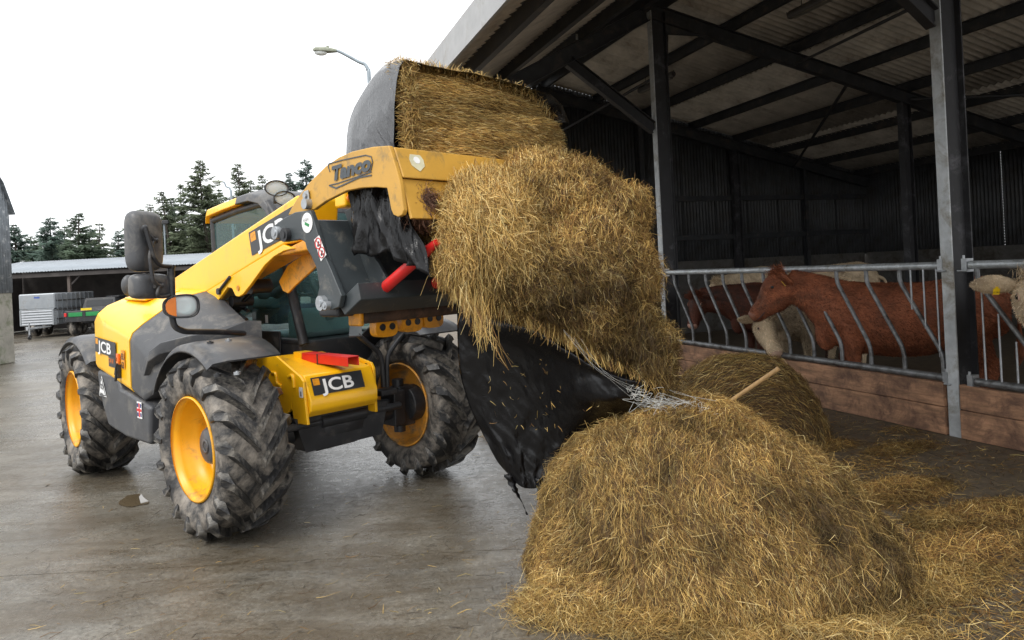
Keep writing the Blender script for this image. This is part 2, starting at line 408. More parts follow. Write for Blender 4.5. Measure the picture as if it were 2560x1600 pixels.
# far gable wall: block base, rails and dark cladding
mb = MB(); mb.box((BAY + .22, -4.72, .87), (.2, 9.36, 1.74)); mb.build('block_wall', BLKW, shed)
for i in range(11):
    y1 = .02 - i * .95; h = zr(y1 - .97) + .31 - 1.70
    cm = corr(.97, h, .016, .09); cm.v = [(p[0], p[1] + (SI * p[0] if p[1] > 1e-3 else 0), p[2]) for p in cm.v]
    o = cm.build('cladding_sheet', CLAD, shed)
    o.matrix_local = Matrix(((0, 0, 1, BAY + .18 + random.uniform(-.003, .003)), (1, 0, 0, y1 - .97), (0, 1, 0, 1.70), (0, 0, 0, 1)))
for z in (2.3, 3.25): MB().bar((BAY + .10, -.2, z), (BAY + .10, YI, z), .10, .12).build('sheeting_rail', STL, shed)
for y in (-2.6, -7.4): ibeam((BAY + .05, y, 0), (BAY + .05, y, zr(y) - .1), .1, .14, (1, 0, 0)).build('gable_post', STL, shed)
# back wall, vented sheeting: rows of daylight slots between some sheets
mb = MB(); mb.box((-3.0, YI - .12, .87), (16.4, .2, 1.74)); mb.build('block_wall', BLKW, shed)
VENT = {3: 1, 4: 1, 6: 1, 8: 1, 9: 1, 10: 1}
hb = zr(YI) + .31 - 1.70
me_b = corr(.955, hb, .016, .09).mesh('cladding_sheet', CLAD); me_v = corr(.932, hb, .016, .09).mesh('cladding_sheet', CLAD)
lad = MB()
for k in range(int(hb / .062)): lad.box((.0125, .03 + k * .062, 0), (.034, .044, .006))
me_l = lad.mesh('vent_strip', CLAD)
for i in range(16):
    x = BAY + .28 - (i + 1) * .95
    v = i in VENT
    o = inst('cladding_sheet', me_v if v else me_b, shed)
    o.matrix_local = Matrix(((1, 0, 0, x), (0, 0, 1, YI - .10), (0, 1, 0, 1.70), (0, 0, 0, 1)))
    if v:
        o = inst('vent_strip', me_l, shed)
        o.matrix_local = Matrix(((1, 0, 0, x + .929), (0, 0, 1, YI - .10), (0, 1, 0, 1.70), (0, 0, 0, 1)))
# wind braces under the roof
def brace(a, b, r=.03): MB().tube([a, b], r, 8).build('wind_brace', STL, shed)
brace((.1, -.35, zr(-.35) - .05), (2.1, -1.6, zr(-1.6) + .1)); brace((2.1, -1.6, zr(-1.6) + .1), (BAY - .2, -.2, 4.6))
brace((0, -2.75, zr(-2.75) - .1), (-BAY, -.3, 4.2), .022); brace((.05, -4.0, zr(-4) - .05), (BAY - .1, -7.0, zr(-7) - .1)); brace((-.1, -5.3, zr(-5.3) - .05), (-BAY, -8.8, zr(-8.8) - .05))
# batten lights hung below purlins
def batten(name, c, lab, L=1.25):
    t = thing(name, lab, 'light', BARN.w(c), BARN.ang, 'batten lights under the shed roof')
    mb = MB(); mb.tube([(-L / 2, 0, 0), (-L / 2 + .03, 0, 0), (L / 2 - .03, 0, 0), (L / 2, 0, 0)], [.05, .062, .062, .05], 12); mb.build('housing', mat('batten_housing', (.06, .055, .05), .5, var=.3), t)
    MB().bar((-L / 2 + .08, 0, -.045), (L / 2 - .08, 0, -.045), .07, .05).build('diffuser', mat('batten_diffuser', (.16, .15, .13), .35, var=.2), t)
    for s in (-1, 1):
        MB().tube([(s * L * .3, 0, .055), (s * L * .3, 0, .22)], .006, 6).build('hanger', STL, t)
        MB().tube([(s * (L / 2 - .01), 0, .0), (s * (L / 2 + .03), 0, -.03), (s * (L / 2 + .03), .02, .06)], .008, 6).build('clip', STL, t)
pA = BARN.on(1, -1.5, 1640, 218); batten('batten_light', (pA.x, -1.5, zr(-1.5) - .10), 'tube-shaped batten light hung between the shed posts beside the far brace')
pB = BARN.on(1, -1.5, 2055, 22); batten('batten_light', (pB.x, -1.5, zr(-1.5) - .10), 'tube-shaped batten light hung nearer the front shed post, above the cattle')
# floodlight under the canopy edge
fl = BARN.on(1, 2.55, 1482, -6)
t = thing('floodlight', 'pale square floodlight under the canopy roof', 'light', BARN.w((fl.x, 2.55, fl.z)), BARN.ang)
MB().box((0, 0, .05), (.15, .12, .06), Matrix.Rotation(R(20), 3, 'X')).build('housing', WHT, t, bev=.012)
MB().box((0, .01, .012), (.12, .09, .012), Matrix.Rotation(R(20), 3, 'X')).build('lens', LENS, t)
MB().bar((0, -.02, .08), (0, -.02, .24), .04, .01).build('bracket', STL, t)

# ------------------------------------------------------------------ feed barriers
RAIL = mat('galvanised_rail', (.46, .49, .51), .42, metal=.5, var=.3, scale=18, dirt=(.22, .20, .16), dirt_amt=.25, dirt_scale=10)
BARM = mat('worn_bar', (.20, .205, .21), .45, metal=.5, var=.35, scale=12, dirt=(.06, .055, .05), dirt_amt=.5, dirt_scale=8)
PLK = mat('creosoted_plank', (.34, .185, .105), .75, var=.5, scale=3.2, stretch=(1.0, 6, 6), dirt=(.13, .07, .045), dirt_amt=.55, dirt_scale=4.5, bump=.25, bscale=16)
def barrier(x_far, x_near, lab, tops=None, gate_near=False, gate_far=False):
    t = thing('feed_barrier', lab, 'feed barrier', BARN.w((x_near, .0, 0)), BARN.ang, 'diagonal feed barriers between the shed posts')
    o = lambda x: x - x_near
    zt, zb = 1.58, .53; a, b = o(x_far) - .10, o(x_near) + .10
    MB().tube([(a, 0, zt), (b, 0, zt)], .038, 14).build('top_rail', RAIL, t)
    MB().tube([(a, 0, zb), (b, 0, zb)], .036, 14).build('bottom_rail', BARM, t)
    for e in (a, b):
        s = 1 if e == b else -1
        for z in (zt, zb):
            mb = MB(); mb.box((e - s * .03, .0, z), (.05, .09, .12)); mb.tube([(e - s * .035, .035, z - .06), (e - s * .035, .035, z + .09)], .011, 8); mb.tube([(e - s * .09, .05, z - .05), (e - s * .0, .05, z - .05)], .009, 8)
            mb.build('bracket', ZNC, t)
    for xt, xb in tops or []:
        pts = [(o(xt), 0, zt - .03), (o(xt), 0, zt - .15), (o(xb), 0, zb + .22), (o(xb), 0, zb + .02)]
        MB().tube(round_corner(pts, .12, 5), .0215, 10).build('bar', BARM, t)
    if gate_near:
        for k, (x, z0, z1) in enumerate(gate_near):
            MB().tube([(o(x), .012, z0), (o(x), .012, z1)], .009, 8).build('rod', ZNC, t)
    return t
def xb_on(px, py): return BARN.on(1, 0, px, py).x
T3 = lambda x: 1600 + x * .2976
tops = [T3(v) for v in (285, 410, 550, 695, 855, 1035, 1225, 1420, 1650, 1900)] + [2060 + 270 * .3968, 2060 + 475 * .3968]
bots = [T3(v) for v in (450, 590, 735, 895, 1070, 1265, 1465, 1700, 1950)] + [2060 + v * .3968 for v in (300 + 0, 510, 755)]
bots[9] = 2060 + 510 * .3968; bots[8] = 2060 + 300 * .3968
tops = tops[:10] + [tops[11]]; bots = bots[:10] + [bots[11]]
def rail_y(px, z):
    # photo row of height z on the barrier plane above column px
    lo, hi = 300, 1500
    for _ in range(40):
        m_ = (lo + hi) / 2
        if BARN.on(1, 0, px, m_).z > z: lo = m_
        else: hi = m_
    return m_
bars = [(xb_on(a, rail_y(a, 1.5)), xb_on(b, rail_y(b, .6))) for a, b in zip(tops, bots)]
rods = [(xb_on(x, 800), z0, 1.56) for x, z0 in ((2060 + 565 * .3968, 1.16), (2060 + 645 * .3968, .98), (2060 + 727 * .3968, .72))]
barrier(0, -BAY, 'galvanised feed barrier of slanting bars in the bay where the brown cattle feed', bars, rods)
sp = (bars[0][0] - bars[-1][0]) / (len(bars) - 1)
b2 = [(-BAY - .24 - .02 - i * .40, -BAY - .24 - .52 - i * .40) for i in range(10)]
rods2 = [(-BAY - .24 - .06, .55, 1.34), (-BAY - .24 - .20, .56, 1.15), (-BAY - .24 - .34, .57, .92)]
barrier(-BAY - .1, -2 * BAY, 'galvanised feed barrier beside the cream cow whose head pokes out, beyond the near shed post', b2, rods2)
b3 = [(BAY - .3 - i * .42, BAY - .72 - i * .42) for i in range(9)]
barrier(BAY, 0.1, 'galvanised feed barrier beyond the shed post that the falling hay half hides', b3)
for (xa, xb, lab) in ((-.08, -BAY + .08, 'two rough red-brown planks below the barrier of the brown cattle'), (-BAY - .08, -2 * BAY + .08, 'two rough red-brown planks beyond the near shed post'), (BAY - .08, .08, 'two rough red-brown planks behind the hay, beyond the half-hidden post')):
    t = thing('kick_board', lab, 'board wall', BARN.w(((xa + xb) / 2, .03, 0)), BARN.ang, 'plank walls under the feed barriers')
    L = abs(xa - xb)
    for k, (z0, z1) in enumerate(((.005, .262), (.268, .490))):
        mb = MB(); n = 14; secs = []
        for i in range(n + 1):
            x = -L / 2 + L * i / n; w = .006 * math.sin(i * 1.9 + k * 2) ; zz = .004 * math.sin(i * 2.7 + k)
            secs.append([(x, -.03 + w, z0), (x, .03 + w, z0 + (0 if k == 0 else zz * .3)), (x, .03 + w, z1 + zz * (k)), (x, -.03 + w, z1 + zz * k)])
        mb.loft(secs, smooth=False); mb.build('plank', PLK, t, bev=.006)

# ------------------------------------------------------------------ round-roofed hay shed at the left edge
OLDC = mat('flaking_cladding', (.16, .18, .20), .6, var=.25, scale=4, dirt=(.55, .57, .58), dirt_amt=.28, dirt_scale=7)
hs_c = on_ground(39, 905)
hb_ = thing('hay_shed', 'old round-roofed shed with flaking grey sheeting on a mossy concrete wall', 'shed', (hs_c.x, hs_c.y, 0))
ZB = 1.86; ZE = 3.80; LW = 7.0
mb = MB(); mb.box((-.14, -LW / 2, ZB / 2), (.28, LW, ZB)); mb.box((-2.5, -.14, ZB / 2), (4.4, .28, ZB - .01)); mb.build('base_wall', mat('mossy_concrete', (.25, .235, .20), .9, var=.25, scale=2.5, dirt=(.06, .085, .025), dirt_amt=.42, dirt_scale=2.2, bump=.4, bscale=14), hb_, bev=.02)
def arch(y):   # roof line over the gable, steep at the eave
    t = min(1, abs(y) / (LW / 2)); return ZE + 2.1 * math.sqrt(max(0, 1 - (1 - t) ** 2))
for i in range(7):
    y1 = -i * 1.0; n = 44; vs = []; fs = []
    for k in range(n + 1):
        y = y1 - k / n * 1.02; x = .012 * math.sin(2 * math.pi * y / .09); top = arch(y if y > -LW / 2 else -LW - y)
        vs += [(x, y, ZB - .06), (x, y, top), (x - .008, y, ZB - .06), (x - .008, y, top)]
    for k in range(n):
        a = 4 * k; fs += [(a, a + 1, a + 5, a + 4), (a + 2, a + 6, a + 7, a + 3), (a, a + 4, a + 6, a + 2), (a + 1, a + 3, a + 7, a + 5)]
    m_ = MB(); m_.add(vs, fs, True); o = m_.build('cladding_sheet', OLDC, hb_); o.location.x = .02
n = 20; secs = []
for k in range(n + 1):
    y = .12 - (LW + .24) * k / n; yy = min(0, max(-LW, y)); z = arch(yy if yy > -LW / 2 else -LW - yy) + .03
    secs.append([(.10, y, z), (-4.9, y, z), (-4.9, y, z + .03), (.10, y, z + .03)])
mb = MB(); mb.loft(secs, smooth=False); mb.build('roof', OLDC, hb_)
MB().box((-2.5, -.02, (ZB + ZE) / 2), (4.7, .03, ZE - ZB - .05)).build('end_sheeting', OLDC, hb_)

# ------------------------------------------------------------------ open machinery shed across the yard
MY = 29.5
msh = thing('machinery_shed', 'long low open-fronted shed with pale corrugated roof behind the trailer', 'shed', (-18, MY, 0))
RFS = mat('pale_roof_sheet', (.27, .30, .33), .5, metal=.2, var=.12, scale=1.5, dirt=(.17, .18, .19), dirt_amt=.35, dirt_scale=1.2)
DKW = mat('dark_boards', (.055, .048, .045), .85, var=.4, scale=2)
me_s = corr(1.06, 4.6, .016, .12).mesh('roof_sheet', RFS)
for i in range(12):
    inst('roof_sheet', me_s, msh, (-5.6 + i * 1.02, -.25, 2.66), (math.atan(.6 / 4.4), 0, 0))
MB().box((.5, 4.5, 1.5), (12.4, .1, 3.0)).build('back_wall', DKW, msh)
MB().box((-5.6, 2.1, 1.4), (.1, 4.5, 2.8)).build('side_wall', DKW, msh); MB().box((6.6, 2.1, 1.4), (.1, 4.5, 2.8)).build('side_wall', DKW, msh)
MB().bar((-5.6, -.12, 2.50), (6.6, -.12, 2.50), .08, .16).build('eave_beam', DKW, msh)
for x in (-3.6, -.55, 2.6, 5.4): MB().bar((x, .0, 0), (x, .0, 2.42), .12, .12, (0, 1, 0)).build('post', mat('rust_post', (.09, .07, .06), .8), msh, bev=.01)
for x in (-3.6, -.55, 2.6): MB().bar((x, .03, 2.0), (x + .45, .03, 2.42), .06, .06, (0, 1, 0)).build('knee_brace', DKW, msh)

# ------------------------------------------------------------------ livestock trailer
ALU = mat('trailer_aluminium', (.30, .32, .34), .4, metal=.55, var=.12, scale=3, dirt=(.25, .24, .22), dirt_amt=.3)
TY = 27.6; c0 = at_depth(94, 800, TY)
tr = thing('livestock_trailer', 'silver livestock trailer with slatted gate parked in the open shed', 'trailer', (c0.x, TY, 0), R(6))
TW, TL = 1.34, 3.2
MB().box((0, TL / 2, 1.43), (TW, TL, .62)).build('upper_body', ALU, tr, bev=.05)
MB().box((0, TL / 2 + .05, .80), (TW - .02, TL - .1, .62)).build('lower_body', ALU, tr, bev=.01)
mb = MB()
for s in (-1, 1): mb.bar((s * (TW / 2 - .07), -.035, .50), (s * (TW / 2 - .07), -.035, 1.12), .05, .04, (0, 1, 0))
mb.build('gate_frame', ALU, tr)
for k in range(6): MB().bar((-TW / 2 + .1, -.03, .56 + k * .10), (TW / 2 - .1, -.03, .56 + k * .10), .025, .055).build('slat', mat('slat_aluminium', (.55, .57, .60), .4, metal=.3, var=.1), tr)
MB().box((.02, -.02, 1.12), (TW - .1, .03, .03)).build('trim', ZNC, tr)
for k in range(9): MB().bar((TW / 2 + .012, .15 + k * .36, .55), (TW / 2 + .012, .15 + k * .36, 1.70), .03, .045, (1, 0, 0)).build('rib', ALU, tr)
for k in range(3): MB().bar((TW / 2 + .012, .1, .72 + k * .36), (TW / 2 + .012, TL - .1, .72 + k * .36), .02, .05, (0, 0, 1)).build('side_slat', DKW, tr)
mb = MB(); mb.bar((0, -.75, .40), (0, .2, .42), .08, .08); mb.bar((0, -.7, .42), (.45, .05, .44), .06, .06); mb.bar((0, -.7, .42), (-.45, .05, .44), .06, .06); mb.build('drawbar', ZNC, tr)
MB().tube([(.05, -.68, .06), (.05, -.68, .62)], .03, 10).build('jockey_leg', ZNC, tr)
MB().lathe([(.03, -.03), (.09, -.03), (.09, .03), (.03, .03)], 16, 'X', (.05, -.68, .09), closed=True).build('jockey_wheel', BLK, tr)
for y in (1.2, 2.0):
    for s in (-1, 1): MB().lathe([(.1, -.09), (.27, -.09), (.29, -.05), (.29, .05), (.27, .09), (.1, .09)], 20, 'X', (s * (TW / 2 + .02), y, .29), closed=True).build('wheel', TYR, tr)
mb = MB(); mb.add([(-.10, -.004, 1.56), (.10, -.004, 1.55), (.13, -.004, 1.60), (.06, -.004, 1.63), (-.02, -.004, 1.61), (-.08, -.004, 1.64)], [(0, 1, 2, 3, 4, 5)]); mb.build('emblem', mat('blue_vinyl', (.05, .10, .35), .4), tr, loc=(0, -.004, 0))
# ------------------------------------------------------------------ green utility vehicle
UY = 27.3; c1 = at_depth(161, 800, UY)
GRN = mat('green_paint', (.01, .22, .055), .35, var=.1)
ut = thing('utility_vehicle', 'dark utility vehicle with green tailgate and yellow number plate', 'utility vehicle', (c1.x + .78, UY, 0), R(4))
mb = MB(); mb.box((0, .65, .78), (1.5, 1.3, .44)); mb.build('cargo_box', BLK, ut, bev=.03)
MB().box((0, 1.9, .62), (1.4, 1.3, .35)).build('chassis', BLK, ut, bev=.03)
mb = MB(); mb.loft([[(-.68, 1.1, 1.0), (.68, 1.1, 1.0), (.68, 2.5, 1.0), (-.68, 2.5, 1.0)], [(-.58, 1.25, 1.46), (.58, 1.25, 1.46), (.58, 2.2, 1.46), (-.58, 2.2, 1.46)]], smooth=False); mb.build('cab', BLK, ut, bev=.03)
MB().box((0, 1.17, 1.25), (1.0, .01, .26), Matrix.Rotation(R(-16), 3, 'X')).build('rear_window', mat('dark_glass', (.02, .022, .024), .08), ut)
for s in (-1, 1): MB().box((s * .32, -.012, .86), (.52, .03, .16)).build('tailgate_panel', GRN, ut, bev=.01)
MB().box((0, -.01, .86), (.10, .03, .18)).build('latch', BLK, ut)
MB().box((.10, -.035, 1.05), (.40, .01, .085)).build('number_plate', mat('yellow_plate', (.75, .55, .02), .4), ut)
for s in (-1, 1):
    MB().box((s * .70, -.01, .86), (.09, .04, .14)).build('tail_light', RED, ut, bev=.01)
    for y in (.55, 2.2): MB().lathe([(.12, -.12), (.27, -.12), (.30, -.07), (.30, .07), (.27, .12), (.12, .12)], 20, 'X', (s * .62, y, .30), closed=True).build('wheel', TYR, ut)
MB().box((.42, 1.75, 1.49), (.5, .7, .05)).build('roof_rack', BLK, ut)

# ------------------------------------------------------------------ street lamps
LPM = mat('lamp_column', (.27, .31, .34), .5, metal=.4, var=.15)
def lamp(px, py_top, Y, arm_px, lab, r=.045, head=True):
    base = at_depth(px, py_top, Y); zt = base.z
    arm = (at_depth(arm_px[0], arm_px[1], Y) - base)
    t = thing('street_lamp', lab, 'lamp', (base.x, Y, 0))
    pts = [(0, 0, 0), (0, 0, zt * .5), (0, 0, zt - .5), (-.02, 0, zt - .2), (-.10, 0, zt - .03), (-.28, 0, zt + .06), (arm.x + .30, 0, zt + arm.z - .03), (arm.x + .15, 0, zt + arm.z)]
    MB().tube(smooth_path(pts, 5), [r * (1.5 - .6 * i / 36) for i in range(36)], 10).build('column', LPM, t)
    hx, hz = arm.x, zt + arm.z
    T = Matrix.Translation((hx, 0, hz)) @ Matrix.Rotation(R(6), 4, 'Y')
    mb = MB(); mb.loft([[(x, y * w, z * h + o) for y, z in ((-1, -.4), (1, -.4), (1, .3), (.5, 1), (-.5, 1), (-1, .3))] for x, w, h, o in ((-.42, .07, .05, .0), (-.36, .12, .08, .0), (-.05, .13, .09, .01), (.12, .08, .07, .01), (.22, .06, .05, .01))], T=T); mb.build('lamp_head', mat('lichen_head', (.22, .235, .18), .7, var=.3, scale=12), t, bev=.01)
    MB().blob((-.22, 0, -.05), (.18, .10, .085), T=T).build('lamp_bowl', mat('lamp_bowl', (.62, .64, .62), .25, var=.1), t)
    MB().box((-.04, 0, .12), (.07, .06, .06), T=T).build('photocell', mat('lichen_head', (.2, .2, .2)), t, bev=.012)
lamp(921, 158, 19.3, (822, 128), 'tall grey street lamp rising behind the black-wrapped bale', .042)
lamp(577, 468, 43, (548, 455), 'pale street lamp standing among the conifers behind the cab', .05)
fp = at_depth(410, 552, 46)
t = thing('light_pole', 'slim pole with a dark floodlight among the conifers behind the mirrors', 'pole', (fp.x, 46, 0))
MB().tube([(0, 0, 0), (0, 0, fp.z)], .06, 8).build('pole', LPM, t)
MB().box((.12, -.1, fp.z - .1), (.45, .2, .25)).build('floodlight', BLK, t, bev=.03)

# ------------------------------------------------------------------ conifers
BRK = mat('bark', (.085, .07, .058), .9, var=.3)
NEE = [mat('needles_a', (.15, .20, .14), .7, var=.35, scale=1.5), mat('needles_b', (.18, .215, .14), .7, var=.35, scale=1.5), mat('needles_c', (.15, .21, .175), .7, var=.35, scale=1.5)]  # greens lightened: distance haze is put into the needle colour
for m_ in NEE:
    nt = m_.node_tree; p = nt.nodes['Principled BSDF']; tl = nt.nodes.new('ShaderNodeBsdfTranslucent'); mx = nt.nodes.new('ShaderNodeMixShader'); mx.inputs[0].default_value = .6
    nt.links.new(p.inputs['Base Color'].links[0].from_socket, tl.inputs[0]); nt.links.new(p.outputs[0], mx.inputs[1]); nt.links.new(tl.outputs[0], mx.inputs[2]); nt.links.new(mx.outputs[0], nt.nodes['Material Output'].inputs[0])
def conifer(px, ytop, Y, lab, spread=.17, seed=0, m=0, dens=1.0, lean=0.0, low=.18):
    rr = random.Random(seed); top = at_depth(px, ytop, Y); h = top.z
    t = thing('conifer', lab, 'tree', (top.x - lean * h, Y, 0), 0, 'conifers beyond the machinery shed')
    ax = lambda z: Vector((lean * z + .06 * math.sin(z * .9 + seed), .05 * math.cos(z * .7 + seed), z))
    MB().tube([ax(h * k / 10) for k in range(11)], [.17 * (1 - k / 10) + .015 for k in range(11)], 7).build('trunk', BRK, t)
    vs = []; fs = []; br = MB()
    z = h * low
    while z < h * .985:
        f = (z - h * low) / (h * (1 - low))
        Lm = h * spread * (1 - f) ** .75 * (1.0 if f > .12 else .75 + 2 * f) + .05
        for b in range(rr.choice((4, 5, 6))):
            if rr.random() > .92 * min(1, dens + .1): continue
            a = rr.uniform(0, 6.28); L = Lm * rr.uniform(.45, 1.15); up = rr.uniform(-.12, .30) + .25 * f
            d = Vector((math.cos(a), math.sin(a), 0)); o = ax(z)
            P = lambda s: o + d * L * s + Vector((0, 0, L * (up * s - .30 * s * s + .22 * s ** 3)))
            br.tube([P(0), P(.5), P(.97)], [.022, .014, .004], 3, cap=False)
            n = max(7, int(L * 30 * dens))
            for k in range(n):
                s = .12 + .88 * (k + rr.random()) / n; c = P(s); side = Vector((-d.y, d.x, 0))
                for sg in (-1, 1):
                    ln = (.20 + .42 * (1 - s * .6)) * rr.uniform(.6, 1.3) * min(1, .38 + L * .45); w = (.035 + .03 * rr.random()) * min(1, .5 + L * .4)
                    dd = (d * rr.uniform(.4, .95) + side * sg * rr.uniform(.4, 1.0) + Vector((0, 0, rr.uniform(-.75, .25)))).normalized()
                    pr = dd.cross(Vector((rr.uniform(-.6, .6), rr.uniform(-.6, .6), 1))).normalized() * w
                    e = c + dd * ln; b0 = len(vs)
                    vs += [tuple(c - pr * .5), tuple(c + dd * ln * .55 - pr), tuple(e), tuple(c + dd * ln * .5 + pr)]
                    fs.append((b0, b0 + 1, b0 + 2, b0 + 3))
        z += rr.uniform(.13, .30) * (.7 + .5 * (1 - f))
    tag(br.build('branches', BRK, t), kind='stuff')
    c = MB(); c.add(vs, fs); me = bpy.data.meshes.new('crown'); me.from_pydata(vs, [], fs); me.materials.append(NEE[m])
    o = bpy.data.objects.new('crown', me); COL.objects.link(o); o.parent = t; o['kind'] = 'stuff'
    return t
TREES = [
 (36, 556, 48, 'dark broad conifer beside the old round-roofed shed', .24, 2, 1.2), (80, 585, 56, 'low bushy conifer filling the gap beside the round-roofed shed', .30, 0, 1.2), (127, 539, 45, 'bushy blue-green conifer above the livestock trailer', .21, 2, 1.2),
 (196, 530, 44, 'broad dark conifer above the green utility vehicle', .23, 0, 1.2), (246, 553, 47, 'ragged conifer with a bare stem leaning by the broad dark one', .16, 1, .8),
 (292, 572, 52, 'small pale conifer alone in the gap by the tall mirror', .19, 2, 1.0), (352, 520, 50, 'thin conifer half hidden by the tall mirror', .15, 1, .9), (405, 472, 48, 'slender conifer behind the slim floodlight pole', .16, 1, .9),
 (452, 452, 52, 'thin conifer close beside the tallest one', .12, 1, .8), (496, 394, 46, 'tallest conifer, with open feathery branches and a bare trunk', .165, 1, .9), (545, 470, 55, 'low conifer behind the cab roof', .15, 0, .9), (592, 405, 50, 'tall feathery conifer above the cab roof', .16, 1, .85),
 (160, 562, 52, 'squat conifer between the two bushy ones above the trailer', .26, 0, 1.0), (222, 570, 54, 'short dense conifer tucked behind the ragged one', .26, 2, 1.0), (322, 556, 54, 'low conifer showing on the gap side of the tall mirror', .22, 1, 1.0), (376, 506, 53, 'thin conifer just beyond the tall mirror', .16, 1, .9), (430, 492, 51, 'conifer in front of the tallest one, over the shed roof', .18, 0, 1.0), (522, 462, 49, 'conifer against the rear corner of the cab roof', .18, 1, .9), (625, 446, 51, 'conifer rising beside the cab work lamps', .16, 1, .85), (690, 452, 53, 'low conifer between the work lamps and the lettered arm', .17, 2, .9),
 (652, 432, 54, 'dim conifer behind the cab work lamps', .16, 1, .85), (722, 428, 52, 'short pointed conifer beside the highest grey arm', .14, 2, .9), (763, 390, 54, 'pointed conifer beside the lettered ochre arm', .14, 2, 1.0)]
for i, (px, yt, Y, lab, sp_, m_, dn) in enumerate(TREES):
    conifer(px, yt, Y, lab, sp_ * 1.62, 11 + i * 7, m_, dn, lean=(-.05 if px in (496, 405) else 0), low=.10 if px < 300 else .16)

# ------------------------------------------------------------------ telehandler
def z1(x, y): return (x / 2.52, 400 + y / 2.52)
def z2(x, y): return (300 + x / 2.748, 450 + y / 2.749)
def z3(x, y): return (100 + x / 2.52, 780 + y / 2.52)
def z4(x, y): return (600 + x / 2.52, 650 + y / 2.52)
def z5(x, y): return (680 + x / 2.16, 100 + y / 2.16)
VO = VEH.on
tele = thing('telehandler', 'yellow and grey telehandler with big muddy tyres, raised boom and side engine pod', 'telehandler', VEH.o, VEH.ang)
def ypoly(pts, zf, y):
    """photo outline -> polygon on the vehicle plane y"""
    out = []
    for p in pts:
        q = VO(1, y, *zf(*p)); out.append((q.x, q.z))
    return out
XZ = lambda p, h: (p[0], h, p[1])
def yplate(pts, y, t, name, m, parent=tele, bev=.006):
    mb = MB(); mb.prism(pts, XZ, y, y + t); return mb.build(name, m, parent, bev=bev)
def decal(parent, o, xd, yd, name='decal', texts=(), panel=None, pm=None):
    """flat print: o corner, xd / yd unit axes; texts = (string, x, y, size, material, xscale, bold, shear)"""
    xd = Vector(xd).normalized(); yd = Vector(yd); yd = (yd - xd * yd.dot(xd)).normalized(); n = xd.cross(yd)
    Mx = Matrix((xd, yd, n)).transposed().to_4x4(); Mx.translation = Vector(o)
    base = parent
    if panel:
        mb = MB(); mb.prism([(p[0], p[1]) for p in panel], lambda p, h: (p[0], p[1], h), 0, .0015); base = mb.build(name, pm, parent); base.matrix_local = Mx; Mx = Matrix.Identity(4)
    for (s, x, y, size, m_, xs, bold, sh) in texts:
        me = text_mesh(s, size, sh, bold=bold); me.materials.clear(); me.materials.append(m_)
        q = bpy.data.objects.new('lettering', me); COL.objects.link(q); q.parent = base
        q.matrix_local = Mx @ Matrix.Translation((x, y, .0035)) @ Matrix.Diagonal((xs, 1, 1, 1))
    return base
JW, JH = 1.0, .40   # logo block proportions
def jcb(parent, o, xd, yd, w, h, name='badge'):
    s = h / .72
    b = decal(parent, o, xd, yd, name, [('JCB', w * .19, h * .14, h * .99, WHT, w / h * .40, .022 * h, 0)], [(0, 0), (w, 0), (w, h), (0, h)], BKV)
    mb = MB(); mb.prism([(w * .03, h * .55), (w * .15, h * .55), (w * .15, h * .92), (w * .03, h * .92)], lambda p, q: (p[0], p[1], q), .0018, .003); mb.build('mark', YELD, b)
    return b
# ---- wheels
WR = .625
TPROF = [(.366, .20), (.40, .215), (.47, .232), (.53, .228), (.558, .205), (.568, .15), (.572, .0), (.568, -.15), (.558, -.205), (.53, -.228), (.47, -.232), (.40, -.215), (.366, -.20), (.366, .19)]
mb = MB(); mb.lathe(TPROF, 64, 'Y', closed=True); ME_TYRE = mb.mesh('wheel', TYR)
def lug_mesh(side, dr, seed=0):
    """bar from the centre line over the shoulder; side = +-1 (y), dr = direction of sweep"""
    path = []   # (theta, y, r_surface, half width)
    K = 7
    for k in range(K + 1):
        t = k / K; y = .012 + t * .205; th = .44 * t ** .9; path.append((th, y, .572 - .010 * t * t, .031 + .012 * t))
    path += [(.455, .226, .548, .038), (.462, .236, .505, .034), (.465, .236, .465, .024)]
    hts = [.056] * (K - 1) + [.056, .052, .034, .020, .004]
    secs = []
    for (th, y, r, hw), ht in zip(path, hts):
        d_ang = hw / .6
        top = .78
        row = []
        for sgn, f in ((-1, 0), (-top, 1), (top, 1), (1, 0)):
            a = (th + sgn * d_ang * (1.15 if f == 0 else .8)) * dr
            if y < .215: rr_, yy = r - .012 + f * (ht + .012), y
            else: rr_, yy = r, y - .012 + f * (ht * .7 + .012)
            row.append((rr_ * math.cos(a), side * yy, rr_ * math.sin(a)))
        secs.append(row)
    m_ = MB(); m_.loft(secs, smooth=False); return m_.mesh('tread_lug', TYRL)
RIMP = [(.352, .212), (.362, .208), (.362, .196), (.343, .185), (.332, .15), (.330, .12), (.318, .10), (.314, .06), (.300, .05), (.298, .0), (.292, -.03), (.22, -.045), (.12, -.05), (.05, -.05),
        (.05, -.062), (.12, -.062), (.22, -.057), (.292, -.045), (.31, -.08), (.318, -.12), (.332, -.14), (.345, -.185), (.362, -.196), (.362, -.208), (.352, -.212), (.340, -.19), (.33, -.16)]
mb = MB(); mb.lathe(RIMP, 48, 'Y'); ME_RIM = mb.mesh('rim', ORA); ME_RIMD = ME_RIM.copy(); ME_RIMD.materials.clear(); ME_RIMD.materials.append(mat('rim_muddy', (.62, .27, .03), .5, var=.2, dirt=(.17, .12, .07), dirt_amt=.55, dirt_scale=6))
mb = MB(); mb.lathe([(.0, .11), (.10, .11), (.118, .10), (.132, .075), (.14, .02), (.145, -.05), (.0, -.05)], 28, 'Y'); mb.lathe([(.03, .113), (.034, .118), (.05, .118), (.052, .113)], 16, 'Y'); ME_HUB = mb.mesh('hub_cap', PLA)
ME_BOLT = MB().lathe([(0, .016), (.012, .016), (.013, 0), (0, 0)], 8, 'Y').mesh('wheel_bolt', BLK)
